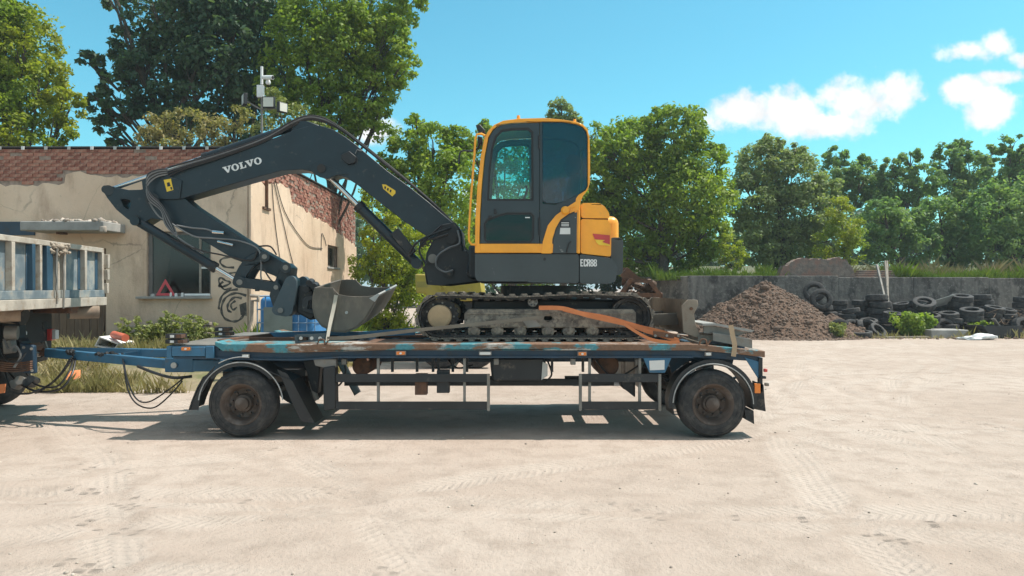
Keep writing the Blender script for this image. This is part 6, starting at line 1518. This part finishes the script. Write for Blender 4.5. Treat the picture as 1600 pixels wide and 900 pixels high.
# side walls and floor of the tipper body going away to the left
for s in (0.0, GLEN):
    p = GA + GD*s
    sd = MB(); sd.bar(p+Vector((-.05,0,(ZG0+ZG1)/2)), p - GN*5 + Vector((0,0,(ZG0+ZG1)/2)), .06, ZG1-ZG0); sd.build('body_side', m_tip, tk_)
fl = MB(); a, b = GA+GD*.05, GB-GD*.05
fl.add([a+Vector((0,0,ZG0)), b+Vector((0,0,ZG0)), b-GN*5+Vector((0,0,ZG0)), a-GN*5+Vector((0,0,ZG0)), a+Vector((0,0,ZG0+.08)), b+Vector((0,0,ZG0+.08)), b-GN*5+Vector((0,0,ZG0+.08)), a-GN*5+Vector((0,0,ZG0+.08))], [(0,3,2,1),(4,5,6,7),(0,1,5,4),(1,2,6,5),(2,3,7,6),(3,0,4,7)]); fl.build('body_floor', m_mud, tk_)
# hinge tubes under the body
for px, py, Y in ((131,488,10.3), (2,491,8.6)):
    c = P3(px, py, Y); hgt = MB().cyl(c-Vector((.14,.10,0)), c+Vector((.16,.10,0)), .088, n=24).build('hinge_tube', m_mud, tk_)
    MB().cyl(c-Vector((.152,.11,0)), c-Vector((.142,.10,0)), .086, n=24).build('tube_cap', m_black, hgt); MB().cyl(c-Vector((.16,.115,0)), c-Vector((.152,.11,0)), .02, n=10).build('cap_bolt', m_alu, hgt)
MB().prism(PX([(18,475),(42,475),(38,491),(22,491)], 9.2), 9.0, 9.3).build('body_bracket', m_mud, tk_, bevel=.01)
MB().prism(PX([(40,475),(112,475),(108,490),(42,489)], 9.8), 9.8, 10.0).build('cross_tube', m_rust, tk_, bevel=.02)
# chassis, bumper, coupling, lamps
MB().box(-9, -6.35, 8.9, 10.2, .75, 1.42).build('chassis', m_black, tk_)
MB().prism(PX([(-20,505),(24,503),(26,528),(34,535),(34,560),(-20,562)], 9.2), 9.2, 9.4).build('rear_frame', m_black, tk_, bevel=.02)
MB().prism(PX([(30,536),(52,540),(54,584),(34,583)], 9.05), 9.05, 9.12).build('coupling_plate', m_bluedk, tk_, bevel=.015)
for px, py in ((37,543), (49,545), (38,578), (50,579)): MB().cyl(P3(px,py,9.03), P3(px,py,9.05), .018, n=8).build('plate_bolt', m_steel, tk_)
for k in range(5): MB().strip([W(-8+t*11-k*0, 566+k*3.2+3.2*math.sin(t*math.pi/5), 9.0) for t in range(6)], .018, 9.0, 9.09).build('spring_leaf', m_rust, tk_)
MB().cyl(P3(8,520,8.95), P3(28,520,9.0), .085, n=20).build('air_tank', m_steel, tk_)
MB().prism(PX([(2,532),(16,530),(18,552),(4,554)], 9.0), 9.0, 9.12).build('valve_block', m_steel, tk_, bevel=.02)
MB().bar(P3(0,500,9.1), P3(40,503,9.3), .06, .07).build('tipping_strut', m_mud, tk_)
MB().tube(spline([P3(6,530,8.9), P3(14,545,8.85), P3(24,540,8.88), P3(32,556,8.9), P3(22,574,8.9)], 5), .014, 6).build('air_hose', m_hose_g, tk_)
MB().tube(spline([P3(0,545,8.9), P3(10,562,8.85), P3(28,566,8.88), P3(40,552,8.95)], 5), .012, 6).build('air_hose', m_hose, tk_)
MB().prism(PX([(30,543),(50,549),(57,552),(48,560),(33,558)], 9.45), 9.45, 9.65).build('coupling_jaw', m_steel, tk_, bevel=.015)
MB().cyl(P3(22,492,9.2), P3(38,496,9.2), .1, n=18).build('suspension_part', m_black, tk_)
MB().prism(PX([(28,539),(52,536),(58,540),(55,548),(32,550)], 9.3), 9.25, 9.44).build('coupling_lever', m_rust, tk_, bevel=.01)
for i, (px, py, r_) in enumerate(((42,597,.05), (30,594,.055), (48,592,.045), (20,600,.05))): MB().cyl(P3(px,py,9.2), P3(px+9,py+3,9.4), r_, n=16).build('air_line_coupling', m_steel if i % 2 else m_black, tk_)
MB().prism(PX([(60,515),(80,514),(80,532),(60,533)], 10.1), 10.1, 10.2).build('tail_lamp', m_red, tk_, bevel=.01)
MB().prism(PX([(80.3,515),(86,516),(86,530),(80.3,531)], 10.1), 10.11, 10.19).build('tail_lamp_end', m_reflect, tk_, bevel=.006)
wl_ = MB().prism(PX([(51,503),(67,503),(68,515),(54,515)], 10.0), 10.0, 10.1).build('work_lamp', m_black, tk_, bevel=.01)
MB().prism(PX([(58,505),(66,505),(66,513),(58,513)], 10.0), 9.99, 9.999).build('lamp_glass', m_reflect, wl_)
MB().tube([P3(51,512,10.0), P3(47,520,10.0), P3(50,535,9.9)], .012, 6).build('lamp_cable', m_hose, tk_)
MB().bar(P3(46,524,10.1), P3(62,523,10.1), .05, .06).build('lamp_bar', m_black, tk_)
MB().prism(PX([(28,505),(40,519),(40,523),(26,521)], 9.6), 9.6, 9.63).build('mud_flap_scrap', m_white, tk_)
MB().prism(PX([(-6,601),(8,600),(6,614),(-8,616)], 8.9), 8.9, 8.92).build('marker_board', m_strap_o, tk_)
MB().prism(PX([(44,540),(70,533),(74,545),(73,562),(52,568)], 10.0), 10.0, 10.03).build('mud_flap', m_steel, tk_)
for x in (-7.45,):
    for Y, rz in ((8.15, 0), (10.75, math.pi)):
        w = MB().lathe([(.27,.04),(.3,.0),(.44,.0),(.49,.05),(.5,.09),(.5,.5),(.49,.55),(.44,.6),(.27,.58)], (x, Y if rz == 0 else Y-.6, .5), (0,1,0), 40).build('wheel', m_tyre, tk_)
        MB().lathe([(0,.12),(.12,.12),(.2,.2),(.27,.05),(.28,.3),(0,.4)], (x, Y if rz == 0 else Y-.6, .5), (0,1,0), 28).build('rim', m_rim, w)

# ================================================================== HAZE
m_haze = bpy.data.materials.new('thin_haze'); m_haze.use_nodes = True; hn = m_haze.node_tree.nodes; hn.clear()
ho = hn.new('ShaderNodeOutputMaterial'); hv = hn.new('ShaderNodeVolumePrincipled')
hv.inputs['Color'].default_value = (.85,.93,1,1); hv.inputs['Density'].default_value = .0008; hv.inputs['Anisotropy'].default_value = .2
m_haze.node_tree.links.new(hv.outputs[0], ho.inputs['Volume'])
MB().box(-2400, 2400, -300, 2500, -1.3, 19).build('haze', m_haze, None, smooth=0, kind='stuff', label='thin pale summer haze over the yard', cat='haze')
